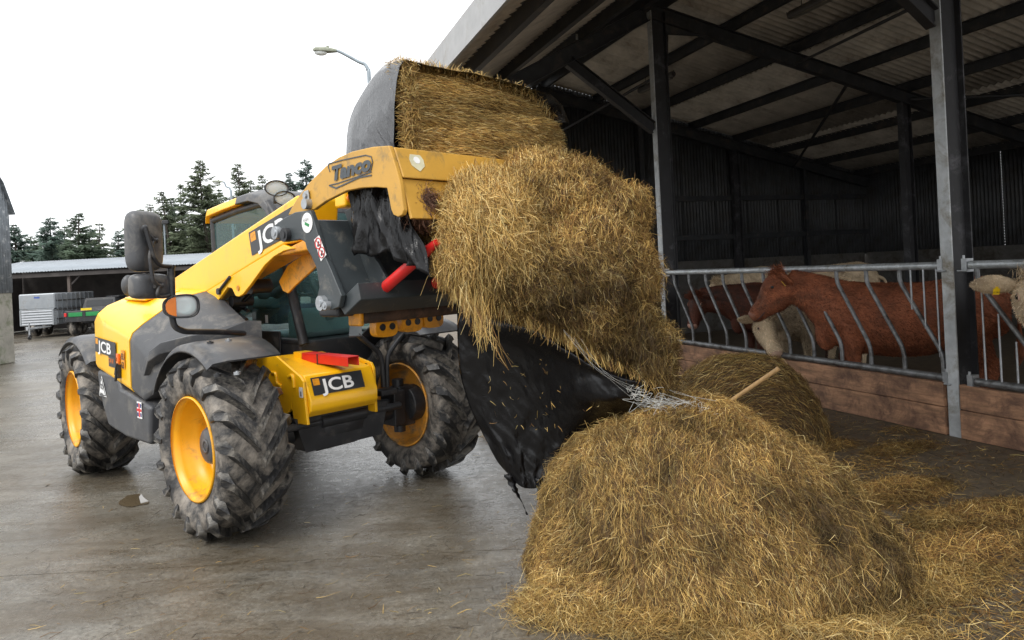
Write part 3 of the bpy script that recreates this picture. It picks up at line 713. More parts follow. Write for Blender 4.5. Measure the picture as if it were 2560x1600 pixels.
LUGS = {(s, d): lug_mesh(s, d) for s in (-1, 1) for d in (-1, 1)}
def wheel(x, y, spin, steer=0, dirty=False):
    right = y < 0
    w = inst('wheel', ME_TYRE, tele, (x, y, WR), (0, 0, math.pi + steer if right else steer))
    dr = -1 if right else 1     # shoulder end leads upward at the front of the wheel
    for k in range(17):
        for s, off in ((1, 0), (-1, .5)):
            a = 2 * math.pi * (k + off) / 17 + spin
            inst('tread_lug', LUGS[(s, dr)], w, (0, 0, 0), (0, -a, 0))
    inst('rim', ME_RIMD if dirty else ME_RIM, w)
    inst('hub_cap', ME_HUB, w, (0, .0, 0))
    for k in range(8):
        a = 2 * math.pi * k / 8 + .3; inst('wheel_bolt', ME_BOLT, w, (.185 * math.cos(a), -.046, .185 * math.sin(a)))
    return w
wheel(0, -.89, .1); wheel(-2.75, -.89, .22, R(-4)); wheel(0, .89, .05, 0, True); wheel(-2.75, .89, .3)
# ---- chassis and axles
mb = MB(); mb.box((-1.5, -.02, .74), (3.1, .52, .42)); mb.box((-3.3, -.05, .95), (.5, .9, .6)); mb.box((-1.35, .05, .62), (.7, 1.0, .25)); mb.build('chassis', BLK, tele, bev=.02)
for x in (0, -2.75):
    mb = MB(); mb.tube([(x, -.62, .61), (x, -.30, .61), (x, -.16, .60), (x, .16, .60), (x, .30, .61), (x, .62, .61)], [.085, .10, .19, .19, .10, .085], 18); mb.build('axle', BLK, tele)
    for s in (-1, 1):
        mb = MB(); mb.box((x, s * .60, .62), (.20, .12, .30)); mb.box((x, s * .70, .62), (.14, .16, .34)); mb.tube([(x, s * .66, .40), (x, s * .66, .85)], .05, 12); mb.lathe([(.0, -.06), (.15, -.06), (.16, .0), (.16, .06), (.0, .06)], 20, 'Y', (x, s * .78, .625)); mb.build('hub_carrier', BLK, tele, bev=.012)
mb = MB(); mb.tube([(.16, -.55, .66), (.16, .55, .66)], .03, 10); mb.tube([(.16, -.2, .66), (.16, .2, .66)], .05, 12); mb.build('steering_ram', BLK, tele)
mb = MB(); mb.loft([[(x, y, z) for y, z in ((-.42, .72), (-.34, .46), (.34, .46), (.42, .72))] for x in (-.35, .18)], smooth=False); mb.build('belly_guard', BLK, tele, bev=.02)
# ---- yellow nose
NYR, NYL = -.385, .235
pr = ypoly([(95, 490), (230, 600), (385, 735), (405, 765), (418, 900), (433, 1040), (350, 1028), (332, 900), (330, 940), (300, 978), (262, 985), (225, 950), (205, 915), (228, 880), (215, 850), (190, 800), (150, 790), (118, 745), (85, 650)], z4, NYR)
np_ = yplate(pr, NYR - .012, .024, 'nose_plate', YEL)
pl = ypoly([(688, 598), (745, 610), (830, 645), (846, 680), (862, 958), (800, 945), (775, 925), (770, 800), (735, 750), (690, 690)], z4, NYL)
yplate(pl, NYL - .012, .024, 'nose_plate', YEL)
mb = MB(); q = VO(1, NYL, *z4(812, 700)); mb.tube([(q.x, NYL - .016, q.z), (q.x, NYL - .010, q.z)], .035, 14); q = VO(1, NYL, *z4(803, 672)); mb.tube([(q.x, NYL - .016, q.z), (q.x, NYL - .011, q.z)], .03, 14); mb.build('slot', BLK, tele)
tf = VO(1, NYR, *z4(392, 742)); cf = VO(1, NYR, *z4(425, 880)); bf = VO(1, NYR, *z4(428, 985))
prof = [(-.50, tf.z + .10), (tf.x - .02, tf.z + .015), (tf.x, tf.z), (cf.x + .015, cf.z), (cf.x + .012, bf.z + .03), (cf.x - .04, bf.z - .02), (cf.x - .10, bf.z + .02), (-.5, bf.z + .04)]
ns = yplate(prof, NYR + .014, NYL - NYR - .028, 'nose_panel', YEL, bev=.012)
w_ = NYL - NYR
jx = Vector((0, 1, 0)); jy = Vector((tf.x - cf.x, 0, tf.z - cf.z)).normalized()
jcb(tele, Vector((cf.x + .016, NYR + .05, cf.z)) + jy * .018 + Vector((.3, 0, .4)).normalized() * .004, jx, jy, .44, .135)
for (a, b, s_) in ((397, 830, 1), (815, 760, 2)):
    y_ = NYR - .014 if s_ == 1 else NYL - .016
    if s_ == 1:
        c_ = VO(1, y_, *z4(385, 835)); mb = MB(); mb.box((c_.x, y_ - .001, c_.z), (.05, .002, .075)); mb.build('sticker', WHT, tele); mb = MB(); mb.box((c_.x, y_ - .003, c_.z - .01), (.012, .002, .035)); mb.build('sticker_mark', BKV, tele)
    else:
        c_ = VO(1, y_, *z4(815, 762)); mb = MB(); mb.box((c_.x, y_ - .001, c_.z), (.05, .002, .075)); mb.build('sticker', WHT, tele)
# relief on the plate: S-shaped slot edge
q1 = ypoly([(205, 705), (235, 715), (245, 770), (275, 795)], z4, NYR)
mb = MB(); mb.tube(smooth_path([(p[0], NYR - .016, p[1]) for p in q1], 5), .012, 8); mb.build('plate_rib', YEL, tele)
q1 = ypoly([(318, 735), (345, 730), (352, 800)], z4, NYR); mb = MB(); mb.tube(smooth_path([(p[0], NYR - .016, p[1]) for p in q1], 4), .016, 8); mb.build('plate_rib', YEL, tele)
# red locking strut on top of the nose
ra = VO(2, tf.z + .085, *z4(425, 610)); rb_ = VO(2, tf.z + .085, *z4(715, 640)); d_ = (rb_ - ra).normalized(); up_ = Vector((0, 0, 1)); sd_ = d_.cross(up_)
mb = MB(); zc = tf.z + .075
for (o_, w2, h2) in ((up_ * .036, .10, .008), (sd_ * .046 - up_ * .001, .008, .066), (-sd_ * .046 - up_ * .001, .008, .066)):
    mb.bar(ra.to_3d() + o_, rb_ + o_, w2, h2)
mb.build('locking_strut', RED, tele, bev=.004)
mid = ra.lerp(rb_, .36); MB().bar(mid - d_ * .008, mid + d_ * .008, .106, .082).build('strap', BLK, tele)
yb = ra - d_ * .13
mb = MB()
for (o_, w2, h2) in ((up_ * .036, .11, .010), (sd_ * .05, .010, .066), (-sd_ * .05, .010, .066)): mb.bar(yb + o_, ra - d_ * .004 + o_, w2, h2)
mb.build('strut_bracket', YEL, tele, bev=.004)
# ---- mudguards
def fender(x, y, z, s, name='mudguard', a0=28, a1=152, r=.765, w=.52):
    secs = []; n = 16
    for k in range(n + 1):
        a = R(a0 + (a1 - a0) * k / n); cx, cz = math.cos(a), math.sin(a)
        flat = min(1, 1.18 - .18 * abs(cx) * 1.2)
        row = []
        for yy, dr_ in ((-w / 2, -.05), (-w / 2 + .03, -.012), (-w / 4, .0), (w / 4, .0), (w / 2, .0), (w / 2, -.014), (w / 4, -.014), (-w / 4, -.014), (-w / 2 + .03, -.026), (-w / 2, -.064)):
            rr_ = (r + dr_) ; row.append((x + rr_ * cx * 1.0, y + s * -yy, z + rr_ * cz * (1.0)))
        secs.append(row)
    mb = MB(); mb.loft(secs); f = mb.build(name, PLA, tele); return f
fr = fender(0, -.87, .60, -1, a0=58, a1=150, r=.755, w=.50); fl_ = fender(0, .87, .60, 1, a0=58, a1=150); fender(-2.75, -.87, .60, -1, a0=45, a1=130, r=.72, w=.46); fender(-2.75, .87, .60, 1, r=.75)
for (px_, py_) in ((620, 1125), (660, 1155), (795, 1140), (745, 1110)):
    q = VO(2, 1.34, *z2(px_, py_)); qz = .60 + math.sqrt(max(.1, .755 ** 2 - q.x ** 2)); mb = MB(); mb.tube([(q.x, q.y, qz - .01), (q.x, q.y, qz + .008)], .022, 12); mb.tube([(q.x, q.y, qz), (q.x, q.y, qz + .014)], .009, 8); mb.build('fender_bolt', ZNC if px_ % 2 else BLK, fr)
# V-shaped stays of the far mudguard
for pts in ([(745, 475), (800, 520), (880, 585), (895, 650), (905, 800)], [(1030, 465), (985, 520), (935, 590), (925, 660), (928, 800)]):
    P_ = [VO(0, .10, *z4(*p)) for p in pts]; MB().tube(round_corner(P_, .06), .021, 10).build('mudguard_stay', BLK, tele)
q = VO(0, .10, *z4(740, 480)); MB().bar((.10, q.y - .02, q.z), (-.15, q.y + .16, q.z + .11), .10, .012).build('stay_bracket', PLA, tele)
mb = MB(); q = VO(0, .08, *z4(915, 815)); mb.box((q.x, q.y, q.z - .02), (.12, .16, .05)); mb.build('stay_foot', BLK, tele, bev=.01)
# ---- engine pod
def podsec(x, pts): return [(x, y, z) for y, z in pts]
S_r = [(-.42, 1.00), (-1.07, 1.055), (-1.085, 1.10), (-1.08, 1.47), (-1.05, 1.54), (-.98, 1.60), (-.84, 1.655), (-.62, 1.71), (-.42, 1.73)]
S_f = [(-.42, .90), (-1.07, .915), (-1.09, .96), (-1.085, 1.33), (-1.06, 1.39), (-.98, 1.455), (-.84, 1.545), (-.70, 1.645), (-.42, 1.70)]
def lerp(a, b, t): return [(p[0] + (q[0] - p[0]) * t, p[1] + (q[1] - p[1]) * t) for p, q in zip(a, b)]
S_rr = [(y * .985 if y < -.9 else y, z - (.03 if z > 1.3 else -.02)) for y, z in S_r]
mb = MB(); mb.loft([podsec(-2.13, [(y * .96 if y < -.8 else y, z - (.07 if z > 1.3 else -.04)) for y, z in S_r]), podsec(-2.10, S_rr), podsec(-2.04, S_r), podsec(-1.75, lerp(S_r, S_f, .33)), podsec(-1.45, lerp(S_r, S_f, .66)), podsec(-1.165, S_f)]); hood = mb.build('hood', YEL, tele, bev=.012)
# raised louvre plate on the hood
mb = MB(); pp = [(x_, y_) for x_, y_ in ((-1.95, -.52), (-1.95, -.86), (-1.55, -.82), (-1.55, -.52))]
mb.add([(x_, y_, (S_r[5][1] if False else 1.73 + (y_ + .42) * .19 - (x_ + 2.04) * .05)) for x_, y_ in pp] + [(x_, y_, 1.755 + (y_ + .42) * .19 - (x_ + 2.04) * .05) for x_, y_ in pp], [(0, 3, 2, 1), (4, 5, 6, 7), (0, 1, 5, 4), (1, 2, 6, 5), (2, 3, 7, 6), (3, 0, 4, 7)]); mb.build('hood_vent', YEL, hood, bev=.01)
G1 = [(-.42, .86), (-1.05, .86), (-1.07, .90), (-1.065, 1.24), (-1.04, 1.31), (-.96, 1.385), (-.82, 1.49), (-.68, 1.585), (-.42, 1.65)]
G2 = [(-.42, .95), (-1.03, .95), (-1.05, .98), (-1.045, 1.13), (-1.02, 1.20), (-.94, 1.275), (-.80, 1.37), (-.64, 1.47), (-.42, 1.55)]
G3 = [(-.42, 1.18), (-.85, 1.18), (-.87, 1.19), (-.87, 1.20), (-.85, 1.22), (-.80, 1.25), (-.70, 1.29), (-.56, 1.36), (-.42, 1.41)]
mb = MB(); mb.loft([podsec(-1.16, [(y * .994, z - .004) for y, z in S_f]), podsec(-.98, G1), podsec(-.76, G2), podsec(-.44, G3)]); mb.build('pod_cover', PLA, tele, bev=.012)
# wheel-arch fairing that steps out of the cover
mb = MB(); secs = []
for x, ya, z in ((-.86, -1.09, 1.16), (-.74, -1.10, 1.27), (-.62, -1.06, 1.33), (-.48, -.90, 1.37), (-.36, -.72, 1.385)):
    secs.append([(x, ya, z - .09), (x + .02, ya + .01, z), (x + .10, -.52, z + .07), (x + .14, -.44, z + .06), (x + .14, -.44, z - .12)])
mb.loft(secs); mb.build('arch_fairing', PLA, tele, bev=.008)
sk = ypoly([(355, 365), (470, 398), (490, 440), (500, 480), (560, 510), (655, 575), (690, 600), (690, 842), (540, 790), (430, 720), (395, 600), (370, 480)], z3, -1.075)
yplate(sk, -1.075, .60, 'side_skirt', PLA, bev=.03)
# pod print: name block, model plate, warning triangle, flag, latch
ja = VO(1, -1.09, *z1(605, 1205)); jb = VO(1, -1.09, *z1(733, 1250)); jc = VO(1, -1.09, *z1(605, 1110)); jd = jb - ja
jcb(tele, Vector((ja.x, -1.094, ja.z)), Vector((jd.x, 0, jd.z)), (0, 0, 1), jd.length, abs(jc.z - ja.z) * .98)
ta = VO(1, -1.09, *z1(690, 1298)); tb = VO(1, -1.09, *z1(733, 1310)); th_ = .10
decal(tele, Vector((ta.x, -1.094, ta.z)), Vector((tb.x - ta.x, 0, tb.z - ta.z)), (0, 0, 1), 'model_plate', [('T4 IV', .01, .03, .06, ORV, .9, .001, 0)], [(0, 0), ((tb - ta).length, 0), ((tb - ta).length, th_), (0, th_)], BKV)
for zz, cc in ((1225, RED), (1245, ORV)):
    q = VO(1, -1.09, *z1(752, zz + 20)); MB().box((q.x, -1.10, q.z), (.045, .02, .07)).build('side_lamp', ORV if cc is ORV else mat('lamp_orange', (.8, .15, .02), .3), tele, bev=.006)
q = VO(1, -1.09, *z1(773, 1250)); decal(tele, Vector((q.x - .03, -1.094, q.z - .08)), (1, 0, -.05), (0, 0, 1), 'sticker', [('EU\n63', .008, .075, .07, BKV, .9, .002, 0)], [(0, 0), (.085, 0), (.085, .15), (0, .15)], YELD)
for zz in (1310, 1350):
    q = VO(1, -1.09, *z1(758, zz)); mb = MB(); mb.box((q.x, -1.105, q.z), (.05, .03, .06)); mb.tube([(q.x + .02, -1.12, q.z + .04), (q.x - .01, -1.125, q.z - .05)], .012, 8); mb.build('hood_latch', BLK, tele, bev=.008)
tri = [VO(1, -1.08, *z3(*p)) for p in ((373, 525), (420, 537), (388, 402))]
def tripoly(k, y): 
    cx = sum(p.x for p in tri) / 3; cz = sum(p.z for p in tri) / 3
    return [(cx + (p.x - cx) * k, cz + (p.z - cz) * k) for p in tri]
for k, y, m_ in ((1, -1.080, WHT), (.86, -1.082, BKV), (.74, -1.084, WHT)): yplate(tripoly(k, y), y - .001, .001, 'warning_sign', m_, bev=0)
cx = sum(p.x for p in tri) / 3; cz = sum(p.z for p in tri) / 3
decal(tele, Vector((cx - .048, -1.088, cz - .06)), (1, 0, -.1), (0, 0, 1), 'text', [('02', .025, .075, .06, BKV, 1, .002, 0), ('A020', .0, .0, .055, BKV, .75, .002, 0)])
q = VO(1, -1.08, *z3(628, 618)); fb = MB().box((q.x, -1.081, q.z), (.10, .003, .13)); fb = fb.build('flag_sticker', WHT, tele)
mb = MB(); mb.box((q.x, -1.084, q.z), (.10, .002, .02)); mb.build('flag_bar', RED, fb); mb = MB(); mb.box((q.x, -1.0835, q.z), (.02, .002, .11)); mb.build('flag_bar', RED, fb)
for sx in (-1, 1):
    for sz in (-1, 1): MB().box((q.x + sx * .032, -1.083, q.z + sz * .036), (.028, .001, .03)).build('flag_field', mat('navy_vinyl', (.03, .04, .15), .5), fb)
# ---- work lamp on its bracket, mirrors
Q = VO(0, -.02, *z2(418, 868)); LY = Q.y
lampo = MB(); T = Matrix.Translation(Q) @ Matrix.Rotation(R(-12), 4, 'Z')
outl = [(math.copysign(abs(math.cos(a)) ** .75, math.cos(a)) * .118 * (1 if math.cos(a) > 0 else .98), math.copysign(abs(math.sin(a)) ** .75, math.sin(a)) * .082 * (1 + .12 * math.cos(a))) for a in np.linspace(0, 2 * math.pi, 28, endpoint=False)]
mb = MB(); mb.loft([[(x, y * k, z * k) for y, z in outl] for x, k in ((-.09, .5), (-.06, .85), (-.01, 1), (.02, 1.0), (.022, .9), (.004, .88))], T=T, cap=False); mb.add([(-.09, y * .5, z * .5) for y, z in outl], [tuple(range(28))], T=T)
wl = mb.build('work_lamp', BLK, tele)
mb = MB(); mb.loft([[(x, y * k, z * k) for y, z in outl] for x, k in ((.004, .87), (.012, .80), (.016, .5))], T=T, cap=False); mb.add([(.016, y * .5, z * .5) for y, z in outl], [tuple(range(28))], T=T); mb.build('lens', LENS, wl)
mb = MB(); mb.lathe([(.0, -.045), (.03, -.04), (.052, -.02), (.060, .0)], 20, 'X', (0, .035, 0), T=T); mb.build('reflector', REF, wl)
mb = MB(); mb.loft([[(x, y * .84 if y < -.035 else -.03, z * .84) for y, z in outl if y < -.02] for x in (.006, .020)], T=T); mb.build('indicator', ORV, wl)
B_ = [VO(0, -.06, *z2(358, 935)), VO(0, -.06, *z2(372, 1010)), VO(0, -.08, *z2(440, 1042)), VO(0, -.22, *z2(700, 1045)), VO(0, -.30, *z2(890, 1055)), VO(0, -.30, *z2(900, 1110))]
MB().tube(round_corner(B_, .08, 5), .021, 12).build('lamp_bracket', BLK, tele)
ma, mb_ = VO(0, -.05, *z2(350, 605)), VO(0, -.05, *z2(356, 815))
MB().tube([ma, mb_], .024, 14).build('mirror_mast', BLK, tele); MB().tube([ma, ma + Vector((0, 0, .012))], .03, 14).build('mast_cap', BLK, tele)
def mirror(px, py, w, h, x=-.05, tilt=0, name='mirror'):
    c = VO(0, x, *z2(px, py)); T = Matrix.Translation(c) @ Matrix.Rotation(R(18), 4, 'Z') @ Matrix.Rotation(R(tilt), 4, 'X')
    def ring(k, xx, e=.42): return [(xx, math.copysign(abs(math.cos(a)) ** e, math.cos(a)) * w / 2 * k, math.copysign(abs(math.sin(a)) ** e, math.sin(a)) * h / 2 * k) for a in np.linspace(0, 2 * math.pi, 32, endpoint=False)]
    mb = MB(); mb.loft([ring(.97, -.05), ring(1.0, -.03), ring(1.0, .0), ring(.95, .03), ring(.82, .047), ring(.45, .055), ring(.05, .056)], T=T); o = mb.build(name, PLA, tele)
    mb = MB(); mb.add(ring(.93, -.0515), [tuple(range(32))], T=T); mb.build('mirror_glass', CHR, o)
    mb = MB(); mb.tube([(.045, 0, 0), (.085, 0, 0)], .028, 14, T=T); mb.tube([(.075, -.03, 0), (.075, .03, 0)], .018, 10, T=T); mb.build('pivot', BLK, o)
    return T @ Vector((.085, 0, 0)), c
p1_, c1_ = mirror(172, 420, .235, .405, tilt=-1); p2_, c2_ = mirror(210, 730, .262, .168, tilt=-2)
arm = [ma + Vector((.01, .0, .01)), VO(0, .02, *z2(275, 590)), VO(0, .06, *z2(235, 540)), VO(0, .06, *z2(190, 380)), VO(0, .06, *z2(170, 315)), VO(0, .05, *z2(158, 340)), p1_]
MB().tube(round_corner(arm, .05, 4), .015, 10).build('mirror_arm', BLK, tele)
arm = [p1_, VO(0, .06, *z2(200, 520)), VO(0, .06, *z2(228, 700)), p2_]; MB().tube(round_corner(arm, .04, 4), .012, 10).build('mirror_arm', BLK, tele)
arm = [p2_, VO(0, .05, *z2(250, 800)), VO(0, .0, *z2(300, 806)), mb_ + Vector((0, 0, .03))]; MB().tube(round_corner(arm, .04, 4), .012, 10).build('mirror_arm', BLK, tele)
c3 = VO(0, -1.6, *z2(60, 725)); MB().blob(c3, (.04, .06, .09)).build('air_intake', PLA, tele)
# ---- boom
BY0, BY1 = -.45, -.12
def P2(x, y): q = VO(1, BY0, *z2(x, y)); return Vector((q.x, q.z))
tL, tR = P2(380, 665), P2(1215, 100); bL, bR = P2(390, 785), P2(1130, 442)
sl = (tR - tL) / (tR.x - tL.x); back = tL + sl * (-3.15 - tL.x); bdir = (bR - P2(525, 815)); bdir = bdir / bdir.x
lowb = P2(525, 815) + bdir * (-3.15 - P2(525, 815).x)
boomp = [tuple(back), tuple(tL), tuple(tR), tuple(tR + Vector((.02, -.05))), tuple(P2(1215, 425)), tuple(bR), tuple(P2(760, 670)), tuple(P2(525, 815)), tuple(lowb)]
boom = yplate(boomp, BY0, BY1 - BY0, 'boom', YEL, bev=.02)
lower = [P2(*p) for p in ((525, 812), (760, 668), (1128, 444), (1200, 470), (1130, 488), (1065, 525), (1000, 585), (900, 722), (850, 785), (822, 802), (800, 798), (775, 745), (745, 738), (700, 800), (640, 878), (585, 850))]
yplate([tuple(p) for p in lower], BY0 - .008, .03, 'boom_web', YEL, bev=.006)
far = [P2(*p) for p in ((940, 705), (1000, 590), (1130, 495), (1305, 470), (1250, 545), (1150, 640), (1050, 735), (1000, 790), (968, 772))]
# inner face of the far web, seen from below; shade put into its orange
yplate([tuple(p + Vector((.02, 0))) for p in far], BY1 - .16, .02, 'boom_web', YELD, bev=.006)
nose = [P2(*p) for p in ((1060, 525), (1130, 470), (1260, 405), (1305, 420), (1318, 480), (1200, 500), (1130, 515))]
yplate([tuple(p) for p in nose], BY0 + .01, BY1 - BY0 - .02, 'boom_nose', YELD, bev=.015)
q = P2(820, 742); MB().tube([(q.x, BY0 - .016, q.y), (q.x, BY0 + .05, q.y)], .022, 16).build('pin', YELD, tele)
q = P2(693, 765); mb = MB(); mb.tube([(q.x, BY0 - .03, q.y), (q.x, BY0, q.y)], .028, 14); q2 = P2(770, 665); mb.tube([(q.x, BY0 - .02, q.y), (q2.x, BY0 - .02, q2.y)], .012, 8); mb.build('hose_end', BLK, tele)
q = P2(622, 822); MB().tube([(q.x, BY0 - .012, q.y + .02), (q.x, BY0 - .012, q.y - .02)], .014, 8).build('grommet', BLK, tele)
ja_, jb_, jt_ = P2(910, 520), P2(1150, 388), P2(885, 358)
jx_ = Vector((jb_.x - ja_.x, 0, jb_.y - ja_.y)); jh = (jt_ - ja_).length
jcb(boom, Vector((ja_.x, BY0 - .004, ja_.y)), jx_, Vector((jt_.x - ja_.x, 0, jt_.y - ja_.y)), jx_.length * 1.28, jh * .97)
# lift ram
MB().tube([VO(1, -.28, *z2(800, 860)), VO(1, -.28, *z2(945, 730))], .033, 14).build('ram_rod', CHR, tele)
a_, b_ = VO(1, -.28, *z2(835, 830)), VO(1, -.28, *z2(700, 960)); MB().tube([a_, b_, b_ + (b_ - a_) * 1.2], [.062, .062, .062], 16).build('ram_barrel', BLK, tele)
MB().tube([a_ - Vector((0, .09, 0)), a_ + Vector((0, .09, 0))], .05, 14).build('ram_collar', BLK, tele)
a_ = VO(1, -.28, *z2(950, 730)); MB().tube([a_ + Vector((0, -.07, 0)), a_ + Vector((0, .1, 0))], .06, 14).build('ram_eye', BLK, tele)
q = VO(1, -.40, *z2(700, 865)); MB().tube([q, q + Vector((0, .10, 0))], .05, 14).build('pivot_boss', ZNC, tele)
for k, (pa, pb, pc) in enumerate((((640, 900), (760, 840), (880, 900)), ((560, 905), (760, 905), (870, 960)))):
    MB().tube(smooth_path([VO(1, -.25 - .05 * k, *z2(*p)) for p in (pa, pb, pc)], 6), .016, 8).build('hose', BLK, tele)
# ---- cab
CY0, CY1 = 0.0, .88
A = lambda x, y, yy=CY0: VO(1, yy, *z2(x, y))
roof_r, roof_t, roof_f = A(612, 262), A(870, 133), A(1040, 205)
pt, pb = A(1140, 690), A(1245, 1130)
zroof = 2.50
def cabline(z):  # windscreen line x at height z
    pts = [(1.18, pb.x), (1.75, pt.x), (2.20, -.74), (2.40, -.86), (2.50, -1.02)]
    for (za, xa), (zb_, xb_) in zip(pts, pts[1:]):
        if z <= zb_: return xa + (xb_ - xa) * (z - za) / (zb_ - za)
    return pts[-1][1]
mb = MB(); mb.box((-1.25, (CY0 + CY1) / 2, 1.0), (1.6, CY1 - CY0, .46)); mb.build('cab_base', BLK, tele, bev=.03)
MB().box((-1.05, CY0 - .012, 1.16), (.62, .02, .30)).build('access_panel', BLK, tele, bev=.008)
q = A(1010, 955, CY0 - .02); MB().box((q.x, CY0 - .024, q.z), (.045, .003, .07)).build('sticker', WHT, tele)
FR = PLA
def strip(pts, w, name='pillar', m=FR, r=None): MB().tube(pts, w, 10).build(name, m, tele)
zs = [1.20, 1.5, 1.75, 2.0, 2.2, 2.35, 2.44]
for yy in (CY0 + .03, CY1 - .03): strip([(cabline(z), yy, z) for z in zs], .042, 'pillar', BLK)
for yy in (CY0 + .03, CY1 - .03):
    strip([(-2.02, yy, 1.2), (-2.06, yy, 2.40)], .035, 'pillar', BLK)
    strip(round_corner([(-2.06, yy, 2.38), (-1.5, yy, 2.43), (-.98, yy, 2.45), (-.80, yy, 2.32)], .12, 5), .035, 'cant_rail', BLK)
    strip([(-2.02, yy, 1.22), (pb.x, yy, 1.22)], .035, 'sill', BLK)
def pane(vs, name='window'): m_ = MB(); m_.add(vs, [tuple(range(len(vs)))]); return m_.build(name, GLS, tele)
for yy in (CY0 + .02, CY1 - .02): pane([(-2.02, yy, 1.24), (pb.x - .02, yy, 1.24), (pt.x - .01, yy, 1.75), (-.78, yy, 2.25), (-.92, yy, 2.42), (-2.05, yy, 2.38)])
mb = MB(); mb.loft([[(cabline(z) + .015, CY0 + .05, z), (cabline(z) + .035, (CY0 + CY1) / 2, z), (cabline(z) + .015, CY1 - .05, z)] for z in [1.3] + zs[1:]], closed=False, cap=False); mb.build('windscreen', GLS, tele)
pane([(-2.06, CY0 + .05, 1.3), (-2.06, CY1 - .05, 1.3), (-2.07, CY1 - .05, 2.36), (-2.07, CY0 + .05, 2.36)], 'rear_window')
mb = MB(); sec = lambda x, z, w0, w1: [(x, CY0 - w0, z - .08), (x, CY0 - w0 + .02, z - .01), (x, CY0 + .08, z + .03), (x, CY1 - .08, z + .03), (x, CY1 + w0 - .02, z - .01), (x, CY1 + w0, z - .08)]
mb.loft([sec(-2.14, 2.44, .02, 0), sec(-2.08, 2.50, .04, 0), sec(-1.7, 2.53, .05, 0), sec(-1.40, 2.55, .05, 0)]); mb.build('roof', YEL, tele, bev=.01)
mb = MB(); mb.loft([sec(-1.398, 2.555, .052, 0), sec(-1.15, 2.56, .052, 0), sec(-.98, 2.52, .04, 0), sec(-.88, 2.44, .03, 0), sec(-.82, 2.34, .02, 0)]); mb.build('roof_front', PLA, tele, bev=.01)
# interior
SEAT = mat('seat_cloth', (.05, .055, .06), .9); CABI = mat('cab_trim', (.16, .24, .24), .8)
mb = MB(); mb.box((-1.45, .42, 1.42), (.48, .48, .16)); mb.build('seat', SEAT, tele, bev=.05)
mb = MB(); mb.box((-1.72, .42, 1.80), (.14, .46, .72)); mb.build('seat_back', SEAT, tele, bev=.05)
mb = MB(); mb.box((-.72, .42, 1.36), (.20, .66, .26)); mb.build('dashboard', CABI, tele, bev=.05)
sc = Vector((-.86, .40, 1.72)); T = Matrix.Translation(sc) @ Matrix.Rotation(R(-38), 4, 'Y')
mb = MB(); mb.tube([(.19 * math.cos(a), .19 * math.sin(a), 0) for a in np.linspace(0, 2 * math.pi, 29)], .016, 8, cap=False, T=T); mb.build('steering_wheel', BLK, tele)
mb = MB(); mb.tube([(0, -.18, 0), (0, .18, 0)], .014, 8, T=T); mb.tube([(0, 0, .0), (0, 0, -.42)], .04, 10, T=T); mb.build('steering_column', BLK, tele)
mb = MB(); mb.box((-1.35, .18, 1.55), (.4, .10, .12)); mb.build('armrest', CABI, tele, bev=.03)
# roof lamps
for (px, py, r_) in ((1075, 57, .088), (1130, 126, .080)):
    c = VO(1, -.06 if r_ > .085 else .0, *z2(px, py)); T = Matrix.Translation(c) @ Matrix.Rotation(R(-14), 4, 'Z')
    mb = MB(); mb.lathe([(.0, -.09), (.5, -.085), (.85, -.05), (1.0, .0), (1.0, .02), (.93, .02), (.90, .0)], 24, 'X', T=T @ Matrix.Diagonal((1, r_ * 1.15, r_ * .78, 1))); o = mb.build('roof_lamp', BLK, tele)
    mb = MB(); mb.lathe([(0, .012), (.5, .010), (.9, .0)], 24, 'X', T=T @ Matrix.Diagonal((1, r_ * 1.15, r_ * .78, 1))); mb.build('lens', LENS, o)
    mb = MB(); mb.lathe([(0, -.06), (.45, -.05), (.86, .0)], 24, 'X', T=T @ Matrix.Diagonal((1, r_ * 1.1, r_ * .75, 1))); mb.build('reflector', REF, o)
    mb = MB(); mb.tube([(-.05, 0, -.03), (-.08, 0, -.12)], .015, 8, T=T); mb.build('lamp_stalk', BLK, o)
# ---- headstock under the attachment
hq = VO(0, 1.1, *z4(735, 355)); 

# ------------------------------------------------------------------ bale slicer carried on the boom
AR, AL = -.72, .62
sl_ = thing('bale_slicer', 'ochre and charcoal bale slicer with lettered arm, red tines and cross blade', 'bale slicer', VEH.o, VEH.ang)
armp = ypoly([(85, 947), (105, 905), (135, 855), (200, 770), (290, 680), (360, 632), (430, 602), (540, 577), (630, 570), (640, 600), (665, 680), (690, 770), (700, 850), (710, 920), (702, 945), (680, 956), (655, 945), (642, 915), (632, 860), (620, 800), (560, 795), (480, 799), (400, 815), (340, 845), (290, 870), (240, 905), (228, 915)], z5, AR)
for y in (AR, AL): arm_o = yplate(armp, y, .03, 'blade_arm', TAN, sl_, bev=.006); armR = arm_o if y == AR else armR
c1, c2, c3 = (VO(1, AR, *z5(*p)) for p in ((632, 572), (684, 742), (700, 800)))
mb = MB(); mb.prism([(c1.x, c1.z), (c2.x + .0, c2.z), (c2.x - .10, c2.z + .01), (c1.x - .10, c1.z - .02)], XZ, AR + .032, AL - .002); mb.build('cross_beam', TAN, sl_, bev=.01)
mb = MB(); mb.prism([(c2.x - .02, c2.z - .002), (c3.x + .03, c3.z - .16), (c3.x + .012, c3.z - .165), (c2.x - .045, c2.z - .002)], XZ, AR + .035, AL - .005); mb.build('blade', TAN, sl_, bev=.004)
